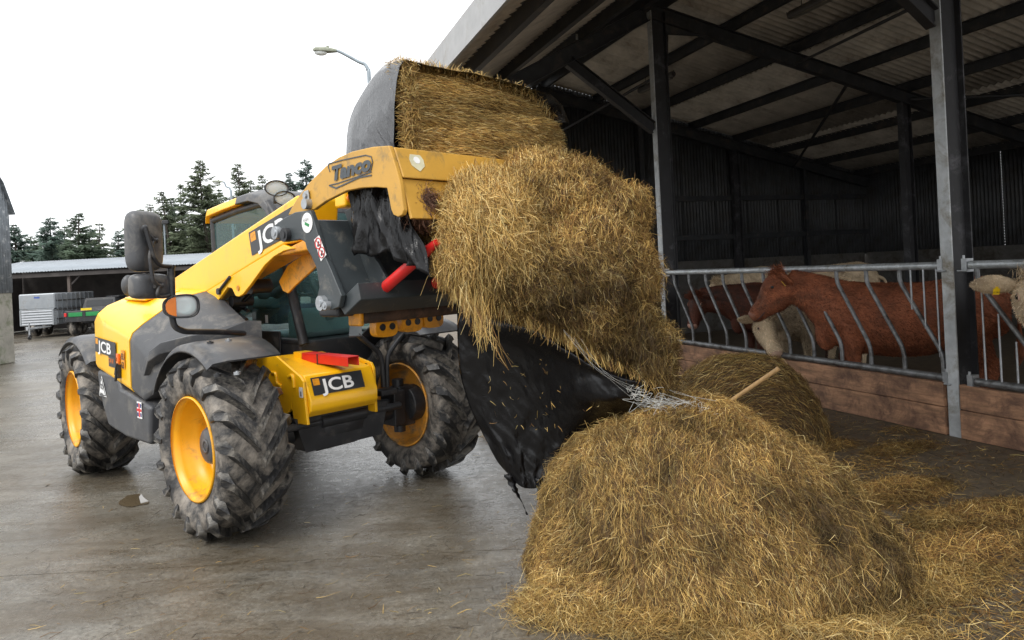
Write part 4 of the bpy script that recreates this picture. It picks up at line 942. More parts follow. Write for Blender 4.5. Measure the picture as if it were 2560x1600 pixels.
# shield sticker on the beam, brand print on the arm
bn = Vector((c2.x - c1.x, 0, c2.z - c1.z)).normalized(); q = Vector((c1.x, AR + .16, c1.z)) + bn * .09
nrm = Vector((0, 1, 0)).cross(-bn)
mb = MB(); sh = [(-.035, .05), (.035, .05), (.05, .02), (.045, -.02), (.0, -.055), (-.045, -.02), (-.05, .02)]
mb.prism(sh, lambda p, h: q + Vector((0, p[0], 0)) - bn * p[1] + nrm * h, .001, .003); shd = mb.build('sticker', mat('sticker_cream', (.55, .52, .36), .5), sl_)
mb = MB(); mb.prism([(.022 * math.cos(a), .015 + .022 * math.sin(a)) for a in np.linspace(0, 2 * math.pi, 16, endpoint=False)], lambda p, h: q + Vector((0, p[0], 0)) - bn * p[1] + nrm * h, .0035, .0045); mb.build('sticker_mark', WHT, shd)
PRT = mat('print_grey', (.055, .065, .075), .5)
o_ = VO(1, AR, *z5(322, 772)); e_ = VO(1, AR, *z5(530, 712)); h_ = VO(1, AR, *z5(310, 690)); xd = Vector((e_.x - o_.x, 0, e_.z - o_.z)); Lx = xd.length
th = (h_ - o_).length
decal(armR, Vector((o_.x + .01, AR - .004, o_.z + .012)), xd, (0, 0, 1), 'brand', [('Tanco', 0, 0, th * 1.18, PRT, Lx / (th * 1.18) / 2.52, .006, .18), ])
def yline(pts, w, name, m, parent, y):
    P_ = [VO(1, y, *z5(*p)) for p in pts]; mb = MB()
    for a, b in zip(P_, P_[1:]): mb.bar(a, b + (b - a) * .02, .002, w, (0, 0, 1))
    return mb.build(name, m, parent)
yline([(302, 680), (306, 668), (380, 648), (505, 622), (535, 630), (543, 660), (535, 700), (520, 712)], .006, 'brand_outline', PRT, armR, AR - .003)
yline([(302, 680), (312, 712)], .006, 'brand_outline', PRT, armR, AR - .003)
yline([(308, 785), (345, 800), (400, 775), (470, 742), (536, 730)], .008, 'brand_outline', PRT, armR, AR - .003)
yline([(308, 785), (360, 772), (450, 742), (536, 712)], .006, 'brand_outline', PRT, armR, AR - .003)
o2 = VO(1, AR, *z5(472, 742)); decal(armR, Vector((o2.x, AR - .004, o2.z)), xd, (0, 0, 1), 'brand', [('IMPLEMENTS', 0, .004, .022, PRT, .62, .0, 0)])
# charcoal side plates
sidep = ypoly([(8, 1045), (40, 1000), (90, 962), (150, 930), (232, 920), (255, 985), (300, 1140), (345, 1240), (402, 1378), (388, 1440), (350, 1456), (290, 1445), (266, 1405), (282, 1335), (268, 1235), (240, 1170), (215, 1130), (205, 1092), (180, 1077), (100, 1088), (20, 1078)], z5, AR - .005)
for y in (AR - .04, AL + .005): so = yplate(sidep, y, .034, 'side_plate', DGR, sl_, bev=.006); sideR = so if y < 0 else sideR
Z_ = AR - .042
for (px, py, r_, m_) in ((35, 1042, .042, ZNC), (85, 1052, .045, BLK), (280, 1420, .045, ZNC), (306, 1432, .026, ZNC)):
    q = VO(1, Z_, *z5(px, py)); mb = MB(); mb.tube([(q.x, Z_ - .03, q.z), (q.x, Z_ + .01, q.z)], r_, 18); mb.tube([(q.x, Z_ - .036, q.z), (q.x, Z_ - .028, q.z)], r_ * .5, 14); mb.build('pivot_pin', m_, sl_, bev=.004)
qa, qb = VO(1, AR - .01, *z5(188, 840)), VO(1, AR - .01, *z5(195, 885)); mb = MB(); mb.bar((qa.x, AR - .012, qa.z + .03), (qb.x, AR - .012, qb.z - .03), .012, .05, (0, 0, 1)); mb.tube([(qb.x, AR - .04, qb.z), (qb.x, AR, qb.z)], .034, 16); mb.tube([(qa.x, AR - .03, qa.z), (qa.x, AR, qa.z)], .018, 12); mb.build('pivot_link', ZNC, sl_, bev=.004)
q = VO(1, Z_, *z5(190, 987)); mb = MB(); mb.tube([(q.x, Z_ - .0015, q.z), (q.x, Z_, q.z)], .062, 24); st = mb.build('round_sticker', WHT, sl_)
mb = MB(); mb.box((q.x, Z_ - .003, q.z - .01), (.05, .001, .018), Matrix.Rotation(R(20), 3, 'Y')); mb.build('sticker_mark', GRN, st)
decal(st, Vector((q.x - .035, Z_ - .004, q.z + .008)), (1, 0, .1), (0, 0, 1), 'mark', [('NUGENT', 0, 0, .022, BKV, .72, 0, 0)])
pz = [VO(1, Z_, *z5(*p)) for p in ((228, 1078), (255, 1055), (294, 1160), (265, 1195))]
mb = MB(); mb.prism([(p.x, p.z) for p in pz], XZ, Z_ - .0015, Z_); st = mb.build('warning_sticker', WHT, sl_)
for (px, py) in ((251, 1098), (270, 1147)):
    q = VO(1, Z_, *z5(px, py)); mb = MB(); mb.tube([(q.x + .032 * math.cos(a), Z_ - .003, q.z + .032 * math.sin(a)) for a in np.linspace(0, 2 * math.pi, 25)], .0032, 6, cap=False); mb.bar((q.x - .022, Z_ - .003, q.z + .022), (q.x + .022, Z_ - .003, q.z - .022), .002, .005, (0, 0, 1)); mb.build('prohibition_ring', RED, st)
    mb = MB(); mb.box((q.x, Z_ - .002, q.z - .004), (.016, .001, .034), Matrix.Rotation(R(25), 3, 'Y')); mb.box((q.x + .006, Z_ - .0022, q.z - .012), (.03, .001, .010), Matrix.Rotation(R(-15), 3, 'Y')); mb.build('pictogram', BKV, st)
# back frame
t0 = VO(1, AR, *z5(235, 925)); t1 = VO(1, AR, *z5(395, 1385))
bd = Vector((t1.x - t0.x, 0, t1.z - t0.z)).normalized(); bnm = Vector((bd.z * -1, 0, bd.x)); bnm = bnm if bnm.x > 0 else -bnm
def bx_(s, h): p = Vector((t0.x, 0, t0.z)) + bd * s + bnm * h; return (p.x, p.z)
Ls = math.hypot(t1.x - t0.x, t1.z - t0.z)
mb = MB(); mb.prism([bx_(.05, -.05), bx_(Ls, -.05), bx_(Ls, -.02), bx_(.05, -.02)], XZ, AR + .002, AL); mb.build('back_panel', DGR, sl_, bev=.004)
mb = MB(); mb.prism([bx_(.02, -.12), bx_(.20, -.12), bx_(.20, -.052), bx_(.02, -.052)], XZ, AR + .002, AL); mb.build('top_tube', BLK, sl_, bev=.015)
for y in (-.50, .42):
    mb = MB(); mb.prism([bx_(-.02, -.02), bx_(.0, .05), bx_(Ls * .45, .06), bx_(Ls * .75, .12), bx_(Ls + .02, .15), bx_(Ls + .02, -.02)], XZ, y, y + .025); mb.build('gusset', DGR, sl_, bev=.004)
b0 = VO(1, AR, *z5(350, 1452)); 
mb = MB(); mb.prism([bx_(Ls - .01, -.10), bx_(Ls + .09, -.07), bx_(Ls + .09, .12), bx_(Ls - .01, .15)], XZ, AR + .002, AL); mb.build('bottom_beam', DGR, sl_, bev=.008)
ra_, rb2 = VO(1, -.52, *z4(912, 175)), VO(1, -.52, *z4(1112, 0)); td = (rb2 - ra_).normalized()
for y in (-.52, -.14, .30):
    a = Vector((ra_.x, y, ra_.z)) - td * .06
    MB().tube([a, a + td * .5, a + td * .62], [.036, .032, .02], 14).build('tine', RED, sl_)
    mb = MB(); mb.tube([a - td * .0, a + td * .05], [.055, .05], 14); mb.build('tine_socket', DGR, sl_)
# quick-hitch carriage of the boom
hq = VO(1, -.56, *z4(735, 355))
mb = MB(); mb.tube([(hq.x, -.54, hq.z), (hq.x, .56, hq.z)], .052, 14); mb.build('carriage_tube', RST, tele)
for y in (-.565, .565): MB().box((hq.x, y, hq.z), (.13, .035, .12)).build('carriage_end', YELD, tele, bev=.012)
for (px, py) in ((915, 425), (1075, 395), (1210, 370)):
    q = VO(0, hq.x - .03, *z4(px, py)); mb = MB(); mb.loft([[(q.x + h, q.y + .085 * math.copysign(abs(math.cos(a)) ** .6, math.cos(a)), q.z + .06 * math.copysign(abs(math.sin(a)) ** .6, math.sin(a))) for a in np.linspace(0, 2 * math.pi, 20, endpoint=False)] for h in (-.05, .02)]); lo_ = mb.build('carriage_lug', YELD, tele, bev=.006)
    for dy in (-.036, .04): MB().tube([(q.x + .015, q.y + dy, q.z + .005), (q.x + .026, q.y + dy, q.z + .005)], .022, 14).build('lug_bush', BLK, lo_)
mb = MB(); mb.box((hq.x - .18, -.25, hq.z + .30), (.18, .30, .6)); mb.box((hq.x - .10, -.25, hq.z + .04), (.22, .9, .07)); mb.build('carriage', BLK, tele, bev=.02)
q = VO(1, -.3, *z5(385, 850)); MB().box((q.x - .02, -.22, q.z), (.14, .2, .14)).build('ram_cover', YEL, tele, bev=.02)
MB().tube([(q.x + .055, -.28, q.z - .01), (q.x + .065, -.28, q.z - .01)], .03, 14).build('beacon', ORV, tele)

# ------------------------------------------------------------------ black plastic and the bale in the slicer
def film_material(name, coat, base, bump, spec=.7):
    m = bpy.data.materials.new(name); m.use_nodes = True; nt = m.node_tree; N = nt.nodes; L = nt.links; p = N['Principled BSDF']
    p.inputs['Base Color'].default_value = (base, base, base * 1.25, 1); p.inputs['Roughness'].default_value = .13; p.inputs['Specular IOR Level'].default_value = spec; p.inputs['Coat Weight'].default_value = coat; p.inputs['Coat Roughness'].default_value = .22; p.inputs['Coat IOR'].default_value = 1.7
    tc = N.new('ShaderNodeTexCoord'); mp = N.new('ShaderNodeMapping'); mp.inputs['Scale'].default_value = (1.3, 1.3, .22); L.new(tc.outputs['Object'], mp.inputs[0])
    n1 = N.new('ShaderNodeTexNoise'); n1.inputs['Scale'].default_value = 10; n1.inputs['Detail'].default_value = 6; n1.inputs['Distortion'].default_value = 1.6; L.new(mp.outputs[0], n1.inputs['Vector'])
    v = N.new('ShaderNodeTexVoronoi'); v.feature = 'DISTANCE_TO_EDGE'; v.inputs['Scale'].default_value = 9; L.new(n1.outputs[1], v.inputs['Vector'])
    a = N.new('ShaderNodeMath'); a.operation = 'MULTIPLY_ADD'; a.inputs[1].default_value = 1.1; L.new(v.outputs[0], a.inputs[0]); L.new(n1.outputs[0], a.inputs[2])
    b = N.new('ShaderNodeBump'); b.inputs['Strength'].default_value = bump; b.inputs['Distance'].default_value = .03; L.new(a.outputs[0], b.inputs['Height']); L.new(b.outputs[0], p.inputs['Normal'])
    return m
FILM = film_material('black_film', 0, .003, .18, .34); FILMW = film_material('stretched_film', .45, .008, .30)
BX, BZ, BR = 1.73, 2.40, .585
BZL = .52
ub = thing('wrapped_bale', 'half hay bale in black plastic held in the slicer, its cut face bare', 'hay bale', VEH.w((BX - .3, 0, BZ - BR)), VEH.ang)
UO = Vector((BX - .3, 0, BZ - BR))
def nz(p, s, seed=0): return mnoise.fractal(Vector(p) * s + Vector((seed, seed * .7, 0)), 1.0, 2.0, 4)
YA, YB = -.50, .99
def usec(y, k, z_drop=0):
    pts = []
    for a in np.linspace(R(80), R(278), 30):
        rr_ = BR * k * (1 + .022 * nz((y * 2, a * 1.2, 0), 1.6)) * (1 + .02 * math.sin(a * 9 + y * 5) * (.4 if a < R(180) else 1))
        pts.append(Vector((BX + rr_ * math.cos(a) * 1.02 - (.06 * math.sin(a) if a < R(180) else 0), y, BZ + rr_ * math.sin(a) * (1 if a < R(180) else .86) - z_drop)) - UO)
    return pts
secs = [usec(YA - .05, .60), usec(YA - .045, .78), usec(YA - .03, .92), usec(YA, .985), usec(YA + .06, 1.0)] + [usec(y, 1.0, .02 * max(0, y)) for y in np.linspace(YA + .15, YB - .2, 18)] + [usec(YB - .08, .96, .05), usec(YB, .85, .10)]
mb = MB(); mb.loft(secs, closed=False, cap=False); c0_ = Vector((BX, YA - .05, BZ)) - UO; rings = [secs[0]]
for k_ in (.86, .72, .58, .44, .3, .16, .04):
    rings.append([c0_ + (p - c0_) * k_ + Vector((0, -.012 - .016 * abs(nz((i * .55, k_ * 1.3, 0), 1.0, 4)) - .008 * math.sin(i * 2.1 + k_ * 6), 0)) for i, p in enumerate(secs[0])])
mb.loft(rings[::-1], closed=False, cap=False)
mb.build('wrap', FILMW, ub, weld=True)
# gathered film hanging under the arm
mb = MB(); gsec = []
for i, t_ in enumerate(np.linspace(0, 1, 60)):
    row = []
    for j, s_ in enumerate(np.linspace(0, 1, 30)):
        x = BX - .40 + t_ * (.46 + .24 * s_); yy = YA - .10 - max(-.03, min(.06, .045 * nz((t_ * 7, s_ * 1.6, 0), 1.0, 6) * (.4 + s_))) - .02 * math.sin(s_ * 2.5) - .012 * math.sin(t_ * 48 + s_ * 9)
        z = BZ + .06 - s_ * (.54 + .12 * t_) + .02 * math.sin(t_ * 15 + s_ * 7) - .30 * (t_ - .45) ** 2
        row.append(Vector((x, yy, z)) - UO)
    gsec.append(row)
mb.loft(gsec, closed=False, cap=False); o = mb.build('wrap_fold', FILM, ub); o.modifiers.new('thick', 'SOLIDIFY').thickness = .002

# ------------------------------------------------------------------ hay
def hay_base(name, dark=1.0):
    return mat(name, (.115 * dark, .070 * dark, .028 * dark), .95, var=.6, scale=16, bump=.9, bscale=30, dirt=(.05 * dark, .032 * dark, .018 * dark), dirt_amt=.5, dirt_scale=7)
HAYB = hay_base('hay_mass'); 
def hay_strand_mat():
    m = bpy.data.materials.new('hay_strands'); m.use_nodes = True; nt = m.node_tree; N = nt.nodes; L = nt.links; p = N['Principled BSDF']
    va = N.new('ShaderNodeVertexColor'); va.layer_name = 'Col'; L.new(va.outputs[0], p.inputs['Base Color'])
    p.inputs['Roughness'].default_value = .65; p.inputs['Specular IOR Level'].default_value = .3
    tl = N.new('ShaderNodeBsdfTranslucent'); L.new(va.outputs[0], tl.inputs[0]); mx = N.new('ShaderNodeMixShader'); mx.inputs[0].default_value = .12
    L.new(p.outputs[0], mx.inputs[1]); L.new(tl.outputs[0], mx.inputs[2]); L.new(mx.outputs[0], N['Material Output'].inputs[0]); return m
HAYS = hay_strand_mat()
PAL = np.array([(.60, .41, .145), (.49, .32, .098), (.37, .225, .066), (.27, .15, .045), (.18, .098, .034), (.70, .54, .25), (.12, .062, .026), (.36, .25, .075), (.45, .35, .13)])
PALW = {'gold': [.18, .2, .18, .13, .08, .07, .04, .06, .06], 'brown': [.06, .10, .16, .2, .18, .02, .18, .06, .04], 'pale': [.22, .2, .15, .1, .06, .14, .03, .04, .06]}
def unit(a): return a / np.maximum(np.linalg.norm(a, axis=1, keepdims=True), 1e-9)
def vnoise(P, s, seed):
    # cheap smooth 3-D noise from summed sines
    r_ = np.random.default_rng(seed); out = np.zeros(len(P))
    for k in range(7):
        d = r_.normal(size=3); d /= np.linalg.norm(d); out += np.sin(P @ d * s * r_.uniform(.6, 2.2) + r_.uniform(0, 6.28))
    return out / 3.0
def straw(name, P, D, N, L, W, parent=None, lift=.02, bend=.25, pal='gold', shade=None, jitter=.0, mat_=None, seed=1, cols=None, raw=False, droop=0):
    r_ = np.random.default_rng(seed); n = len(P)
    D = unit(D + r_.normal(size=(n, 3)) * jitter); L = (np.asarray(L) * np.ones(n))[:, None]; W = (np.asarray(W) * np.ones(n))[:, None]
    S = unit(np.cross(D, N + r_.normal(size=(n, 3)) * .5)); B = unit(r_.normal(size=(n, 3)) * .8 + S * r_.normal(size=(n, 1)))
    lf = (np.abs(r_.normal(size=(n, 1))) * lift)
    p0 = P - D * L * .5 - N * lf * .3; p1 = P + N * lf + B * L * bend * .25 * r_.uniform(-1, 1, (n, 1)); p2 = P + D * L * .5 + N * lf * r_.uniform(-.6, 1.4, (n, 1)) + B * L * bend * .4 * r_.uniform(-1, 1, (n, 1))
    p2[:, 2] -= droop * L[:, 0]
    w0, w1, w2 = S * W * .42, S * W * .5, S * W * .22
    V = np.stack([p0 - w0, p0 + w0, p1 - w1, p1 + w1, p2 - w2, p2 + w2], 1).reshape(-1, 3).astype(np.float32)
    base = np.arange(n)[:, None] * 6
    Fc = np.concatenate([base + np.array([0, 1, 3, 2]), base + np.array([2, 3, 5, 4])], 1).reshape(-1)
    me = bpy.data.meshes.new(name); me.vertices.add(n * 6); me.vertices.foreach_set('co', V.ravel())
    me.loops.add(n * 8); me.loops.foreach_set('vertex_index', Fc.astype(np.int32)); me.polygons.add(n * 2)
    me.polygons.foreach_set('loop_start', np.arange(0, n * 8, 4, dtype=np.int32)); me.polygons.foreach_set('loop_total', np.full(n * 2, 4, dtype=np.int32))
    me.update(); me.validate()
    if cols is None:
        cols = PAL[r_.choice(len(PAL), n, p=np.array(PALW[pal]) / sum(PALW[pal]))]
    if mat_ is None and not raw: cols = cols * (.46 + .95 * r_.random((n, 1)) ** .8)
    if shade is not None: cols = cols * shade[:, None] if shade.ndim == 1 else cols * shade
    ca = me.color_attributes.new('Col', 'FLOAT_COLOR', 'POINT')
    c4 = np.ones((n, 6, 4), np.float32); c4[:, :, :3] = cols[:, None, :]; ca.data.foreach_set('color', c4.ravel())
    me.materials.append(mat_ or HAYS); o = bpy.data.objects.new(name, me); COL.objects.link(o)
    if parent: o.parent = parent
    o['kind'] = 'stuff'; return o
def sample(me, n, seed=1):
    r_ = np.random.default_rng(seed); me.calc_loop_triangles(); nt_ = len(me.loop_triangles)
    tv = np.zeros(nt_ * 3, np.int32); me.loop_triangles.foreach_get('vertices', tv); tv = tv.reshape(-1, 3)
    co = np.zeros(len(me.vertices) * 3, np.float32); me.vertices.foreach_get('co', co); co = co.reshape(-1, 3).astype(float)
    A, B, C = co[tv[:, 0]], co[tv[:, 1]], co[tv[:, 2]]; cr_ = np.cross(B - A, C - A); ar = np.linalg.norm(cr_, axis=1)
    k = r_.choice(nt_, n, p=ar / ar.sum()); u = r_.random((n, 2)); f = u.sum(1) > 1; u[f] = 1 - u[f]
    return A[k] + (B - A)[k] * u[:, :1] + (C - A)[k] * u[:, 1:], unit(cr_[k])
def flow(N, g, amt=1.0):
    g = np.asarray(g, float); g = np.broadcast_to(g, N.shape); return unit(g - N * (g * N).sum(1, keepdims=True) + 1e-4)
def lump(mb_v, s, amp, seed):
    return mb_v

# ---- cut face of the bale in the slicer
mb = MB(); secs = []
ys = np.linspace(YA + .005, YB - .01, 40)
for y in ys:
    top = .585 - (.04 * max(0, y) + .8 * max(0, y - .55) ** 1.6) ; row = []
    for t_ in np.linspace(-1, 1, 26):
        z = t_ * (top if t_ > 0 else .46); x = BX + .0 - .10 * (1 - t_ * t_) * -.15 - .05 * max(0, t_) + .028 * nz((y * 1.1, z * 4.5, 3), 1.7, 2) + .02 * nz((y * 1.5, z * 14, 0), 2, 5)
        if abs(t_) > .93: x -= .06
        row.append(Vector((x, y, BZ + z)) - UO)
    secs.append(row)
mb.loft(secs, closed=False, cap=False); face = mb.build('cut_face', HAYB, ub)
P, N = sample(face.data, 42000, 3); N[N[:, 0] < 0] *= -1
lay = vnoise(P * np.array([1, .25, 3.5]), 9, 4)
straw('cut_stalks', P + N * .004, flow(N, (0, 1, -.10)), N, rng.uniform(.03, .13, len(P)), rng.uniform(.0014, .0034, len(P)), ub, lift=.012, bend=.25, jitter=.16, pal='gold', shade=np.clip(1.0 + .42 * lay + .25 * vnoise(P, 5, 6), .35, 1.5), seed=5)
# frayed ends at the wrapped edge and along the top
n = 2600; yy = np.full(n, YA) + rng.uniform(-.01, .09, n); zz = rng.uniform(-.5, .57, n)
P = np.stack([np.full(n, BX + .02) + rng.normal(size=n) * .02 - UO.x, yy, BZ + zz - UO.z], 1)
straw('frayed_edge', P, np.tile((.5, -.2, -.5), (n, 1)), np.tile((.7, -.6, .1), (n, 1)), rng.uniform(.03, .10, n), .003, ub, lift=.02, jitter=.7, pal='gold', shade=np.full(n, .85), seed=6)
n = 1500; yy = rng.uniform(YA, YB - .1, n); P = np.stack([BX - .05 + rng.normal(size=n) * .03 - UO.x, yy, BZ + .585 - .04 * np.maximum(0, yy) - .8 * np.maximum(0, yy - .55) ** 1.6 - UO.z], 1)
straw('top_fringe', P, np.tile((.3, .6, .2), (n, 1)), np.tile((0, 0, 1.), (n, 1)), rng.uniform(.03, .09, n), .003, ub, lift=.02, jitter=.8, pal='pale', seed=7)

# ---- generic hay body from photo rows: each row gives left/right pixel, depth centre and half thickness
def row_body(name, rows, parent, origin, lump_amp=.05, lump_s=3.0, seed=1, sub=8, nseg=130):
    R_ = []
    for a, b in zip(rows, rows[1:]):
        for k in range(sub): t_ = k / sub; R_.append([a[i] + (b[i] - a[i]) * t_ for i in range(5)])
    R_.append(list(rows[-1])); secs = []
    for (py, xl, xr, Yc, hd) in R_:
        pl_, pr_ = at_depth(xl, py, Yc), at_depth(xr, py, Yc); c = (pl_ + pr_) / 2; hw = max(.01, (pr_ - pl_).length / 2); sec = []
        tilt = (pr_.z - pl_.z) / 2
        for k in range(nseg):
            a = 2 * math.pi * k / nseg; ca, sa = math.cos(a), math.sin(a); e = .8
            dx, dy = math.copysign(abs(ca) ** e, ca) * hw, math.copysign(abs(sa) ** e, sa) * hd
            p = Vector((c.x + dx, Yc + dy, c.z + tilt * dx / hw))
            d = Vector((dx, dy * 1.3, 0)).normalized(); am = min(1, hw * 3)
            p += d * am * (lump_amp * nz(p, lump_s, seed) + lump_amp * .45 * nz(p, lump_s * 3.2, seed + 3) + .030 * nz((p.x, p.y, p.z * .55), 17, seed + 5)) + Vector((0, 0, 1)) * lump_amp * .5 * nz(p, lump_s * 1.5, seed + 8)
            sec.append(p - origin)
        secs.append(sec)
    mb = MB(); mb.loft(secs); return mb.build(name, HAYB, parent)
# ---- the half that is falling off the slicer
FO = Vector((.2, 4.1, 1.1))
fh = thing('falling_hay', 'great shaggy clump of hay sliding off the front of the slicer blade', 'hay', FO)
rows = [(400, 1322, 1400, 4.36, .06), (408, 1290, 1436, 4.34, .13), (425, 1290, 1470, 4.31, .20), (450, 1275, 1505, 4.28, .24), (480, 1235, 1545, 4.24, .27), (520, 1180, 1580, 4.20, .29), (570, 1150, 1592, 4.18, .30), (640, 1160, 1600, 4.14, .31), (700, 1180, 1612, 4.12, .31),
        (735, 1200, 1624, 4.10, .30), (765, 1255, 1640, 4.09, .28), (795, 1330, 1655, 4.08, .26), (825, 1410, 1664, 4.07, .24), (860, 1485, 1670, 4.06, .22), (895, 1535, 1672, 4.05, .19), (930, 1580, 1672, 4.04, .16), (958, 1615, 1668, 4.03, .11), (975, 1638, 1660, 4.02, .05)]
rows = [(y, a + max(0, (y - 700)) * .10 if y < 900 else a, b, c, d) for (y, a, b, c, d) in rows]
lobe = [(450, 1190, 1230, 4.14, .05), (456, 1172, 1262, 4.12, .10), (470, 1150, 1300, 4.08, .15), (500, 1124, 1330, 4.03, .20), (540, 1108, 1345, 4.00, .24), (600, 1110, 1350, 3.98, .24), (640, 1116, 1352, 3.98, .23), (680, 1124, 1362, 3.98, .21), (708, 1142, 1385, 3.98, .18), (734, 1185, 1410, 3.98, .14), (760, 1265, 1430, 3.98, .09), (782, 1335, 1430, 3.98, .04)]
palP = lambda n_, k_: PAL[rng.choice(len(PAL), n_, p=np.array(PALW[k_]) / sum(PALW[k_]))]
def clothe(o, n, lo, brown, tone0, seed, dark_low=.25):
    P, N = sample(o.data, n, seed); W3 = P + np.array(FO)
    kp = (N[:, 1] < .5) | (rng.random(len(P)) < .25); P, N, W3 = P[kp], N[kp], W3[kp]; n = len(P)
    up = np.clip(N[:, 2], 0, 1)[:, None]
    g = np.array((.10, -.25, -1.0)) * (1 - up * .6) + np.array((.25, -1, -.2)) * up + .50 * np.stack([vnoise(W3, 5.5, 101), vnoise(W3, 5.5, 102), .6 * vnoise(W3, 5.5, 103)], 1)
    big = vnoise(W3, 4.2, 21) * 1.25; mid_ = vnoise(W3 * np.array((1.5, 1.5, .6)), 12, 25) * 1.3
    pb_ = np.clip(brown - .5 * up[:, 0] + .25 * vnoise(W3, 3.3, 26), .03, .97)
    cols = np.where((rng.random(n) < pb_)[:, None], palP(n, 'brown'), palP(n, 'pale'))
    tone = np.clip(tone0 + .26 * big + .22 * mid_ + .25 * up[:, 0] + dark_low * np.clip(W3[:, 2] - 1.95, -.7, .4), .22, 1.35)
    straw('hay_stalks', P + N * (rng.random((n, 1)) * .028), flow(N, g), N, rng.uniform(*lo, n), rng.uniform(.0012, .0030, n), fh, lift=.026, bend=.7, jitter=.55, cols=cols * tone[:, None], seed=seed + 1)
    return P, N, W3
fb = row_body('hay_body', rows, fh, FO, .085, 3.8, 4)
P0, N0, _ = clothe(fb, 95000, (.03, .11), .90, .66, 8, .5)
fb2 = row_body('hay_lobe', lobe, fh, FO, .055, 4.6, 14)
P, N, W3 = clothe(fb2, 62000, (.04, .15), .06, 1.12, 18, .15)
left = np.ones(len(P))
# long loose stalks hanging from the paler lobe and the lower hem
sel = np.where((left > .25) & (N[:, 1] < .2))[0]; sel = rng.choice(sel, 3600)
Pl = P[sel] + N[sel] * .03
straw('hanging_stalks', Pl, np.tile((.05, -.1, -1.0), (len(sel), 1)), N[sel], rng.uniform(.08, .20, len(sel)), rng.uniform(.0016, .0034, len(sel)), fh, lift=.035, bend=.35, jitter=.22, pal='pale', seed=10)
hem = []
for (x0, y0, x1, y1, Y, k, ln) in ((1125, 670, 1180, 710, 3.82, 300, .10), (1180, 710, 1330, 780, 3.85, 500, .09), (1330, 790, 1480, 870, 3.88, 700, .11), (1165, 720, 1200, 790, 3.80, 120, .22), (1205, 820, 1260, 880, 3.80, 14, .2), (1480, 880, 1640, 970, 3.9, 700, .10)):
    for _ in range(k):
        t_ = random.random(); hem.append((*at_depth(x0 + (x1 - x0) * t_ + random.gauss(0, 8), y0 + (y1 - y0) * t_ + random.gauss(0, 10), Y + random.uniform(-.03, .25)), ln * random.uniform(.5, 1.5)))
hem = np.array(hem); Ph = hem[:, :3] - np.array(FO)
straw('hem_stalks', Ph, np.tile((.12, -.05, -1.0), (len(Ph), 1)), np.tile((0, -1., 0), (len(Ph), 1)), hem[:, 3], .0032, fh, lift=.03, bend=.5, jitter=.35, pal='gold', seed=12)
wis = []
for (wx, wy, wY, wl, k_) in ((1126, 650, 3.82, .14, 60), (1140, 690, 3.82, .16, 70), (1165, 715, 3.80, .20, 70), (1195, 735, 3.80, .30, 60), (1212, 760, 3.80, .26, 26), (1262, 745, 3.84, .12, 50), (1110, 590, 3.86, .14, 50), (1325, 775, 3.84, .12, 50), (1420, 830, 3.86, .10, 50)):
    for _ in range(k_):
        s_ = random.random(); p_ = at_depth(wx + random.gauss(0, 9) * (1 - .5 * s_), wy, wY) + Vector((0, random.gauss(0, .02), -wl * s_ * .8)); wis.append((*p_, wl * random.uniform(.35, .7)))
wis = np.array(wis); straw('wisps', wis[:, :3] - np.array(FO), np.tile((.06, -.05, -1.0), (len(wis), 1)), np.tile((0, -1., 0), (len(wis), 1)), wis[:, 3], .0024, fh, lift=.012, bend=.4, jitter=.18, pal='pale', seed=62)
P = np.concatenate([P, P0]); N = np.concatenate([N, N0]); sel = rng.choice(len(P), 2800)
straw('stray_stalks', P[sel] + N[sel] * .02, N[sel] + np.array((0, 0, -.3)), N[sel], rng.uniform(.05, .13, len(sel)), .0018, fh, lift=.02, bend=.5, jitter=.5, pal='pale', seed=13)
# dark old hay by the prong
q = VEH.w(VO(1, -.50, *z5(815, 910))); mb = MB(); mb.blob(q - FO, (.10, .13, .12)); o = mb.build('brown_core', mat('brown_hay', (.07, .035, .022), .95, var=.5, scale=20, bump=.8), fh)
P2_, N2 = sample(o.data, 2600, 14); straw('core_stalks', P2_, flow(N2, (.3, -.2, -.8)), N2, rng.uniform(.03, .08, len(P2_)), .003, fh, lift=.02, bend=.5, jitter=.6, cols=np.array([(.13, .065, .04)]) * rng.uniform(.5, 1.6, (len(P2_), 1)), seed=15)

# ---- dropped half bale on the concrete
LO_ = Vector((.95, 4.02, 0))
lb = thing('dropped_hay', 'big rounded half bale of golden hay slumped on the concrete in front of the slicer', 'hay bale', LO_)
def mound(name, parent, rx, ry, h, fn, amp, s, seed, m=HAYB, nph=170, nz_=54):
    secs = []
    for j in range(nz_ + 1):
        t_ = j / nz_; sec = []
        for k in range(nph):
            a = 2 * math.pi * k / nph; r_, zz_ = fn(a, t_)
            p = Vector((math.cos(a) * rx * r_, math.sin(a) * ry * r_, h * zz_)); q_ = p + Vector((seed, 0, 0))
            d = Vector((math.cos(a), math.sin(a), .6)).normalized(); p += d * (amp * nz(q_, s, seed) + amp * .5 * nz(q_, s * 3, seed + 1) + .022 * nz((q_.x, q_.y, q_.z * .5), 19, seed + 5)) * min(1, r_ * 4)
            if j == 0: p.z = -.01
            sec.append(p)
        secs.append(sec)
    mb = MB(); mb.loft(secs); return mb.build(name, m, parent)
def fn_l(a, t):
    # a: 0 = +x (spilling flank), pi = left (steep)
    sp = max(0, math.cos(a - R(-18))) ** 2; p = 2.3 - .95 * sp
    th = t * math.pi / 2; r_ = math.cos(th) ** (2 / p); z_ = math.sin(th) ** (2 / 2.0)
    return r_ * (1 + .30 * sp * (1 - t) ** 1.6 - .02), z_
lbo = mound('hay_body', lb, .93, .74, .95, fn_l, .050, 2.4, 6)
P, N = sample(lbo.data, 165000, 16); W3 = P + np.array(LO_)
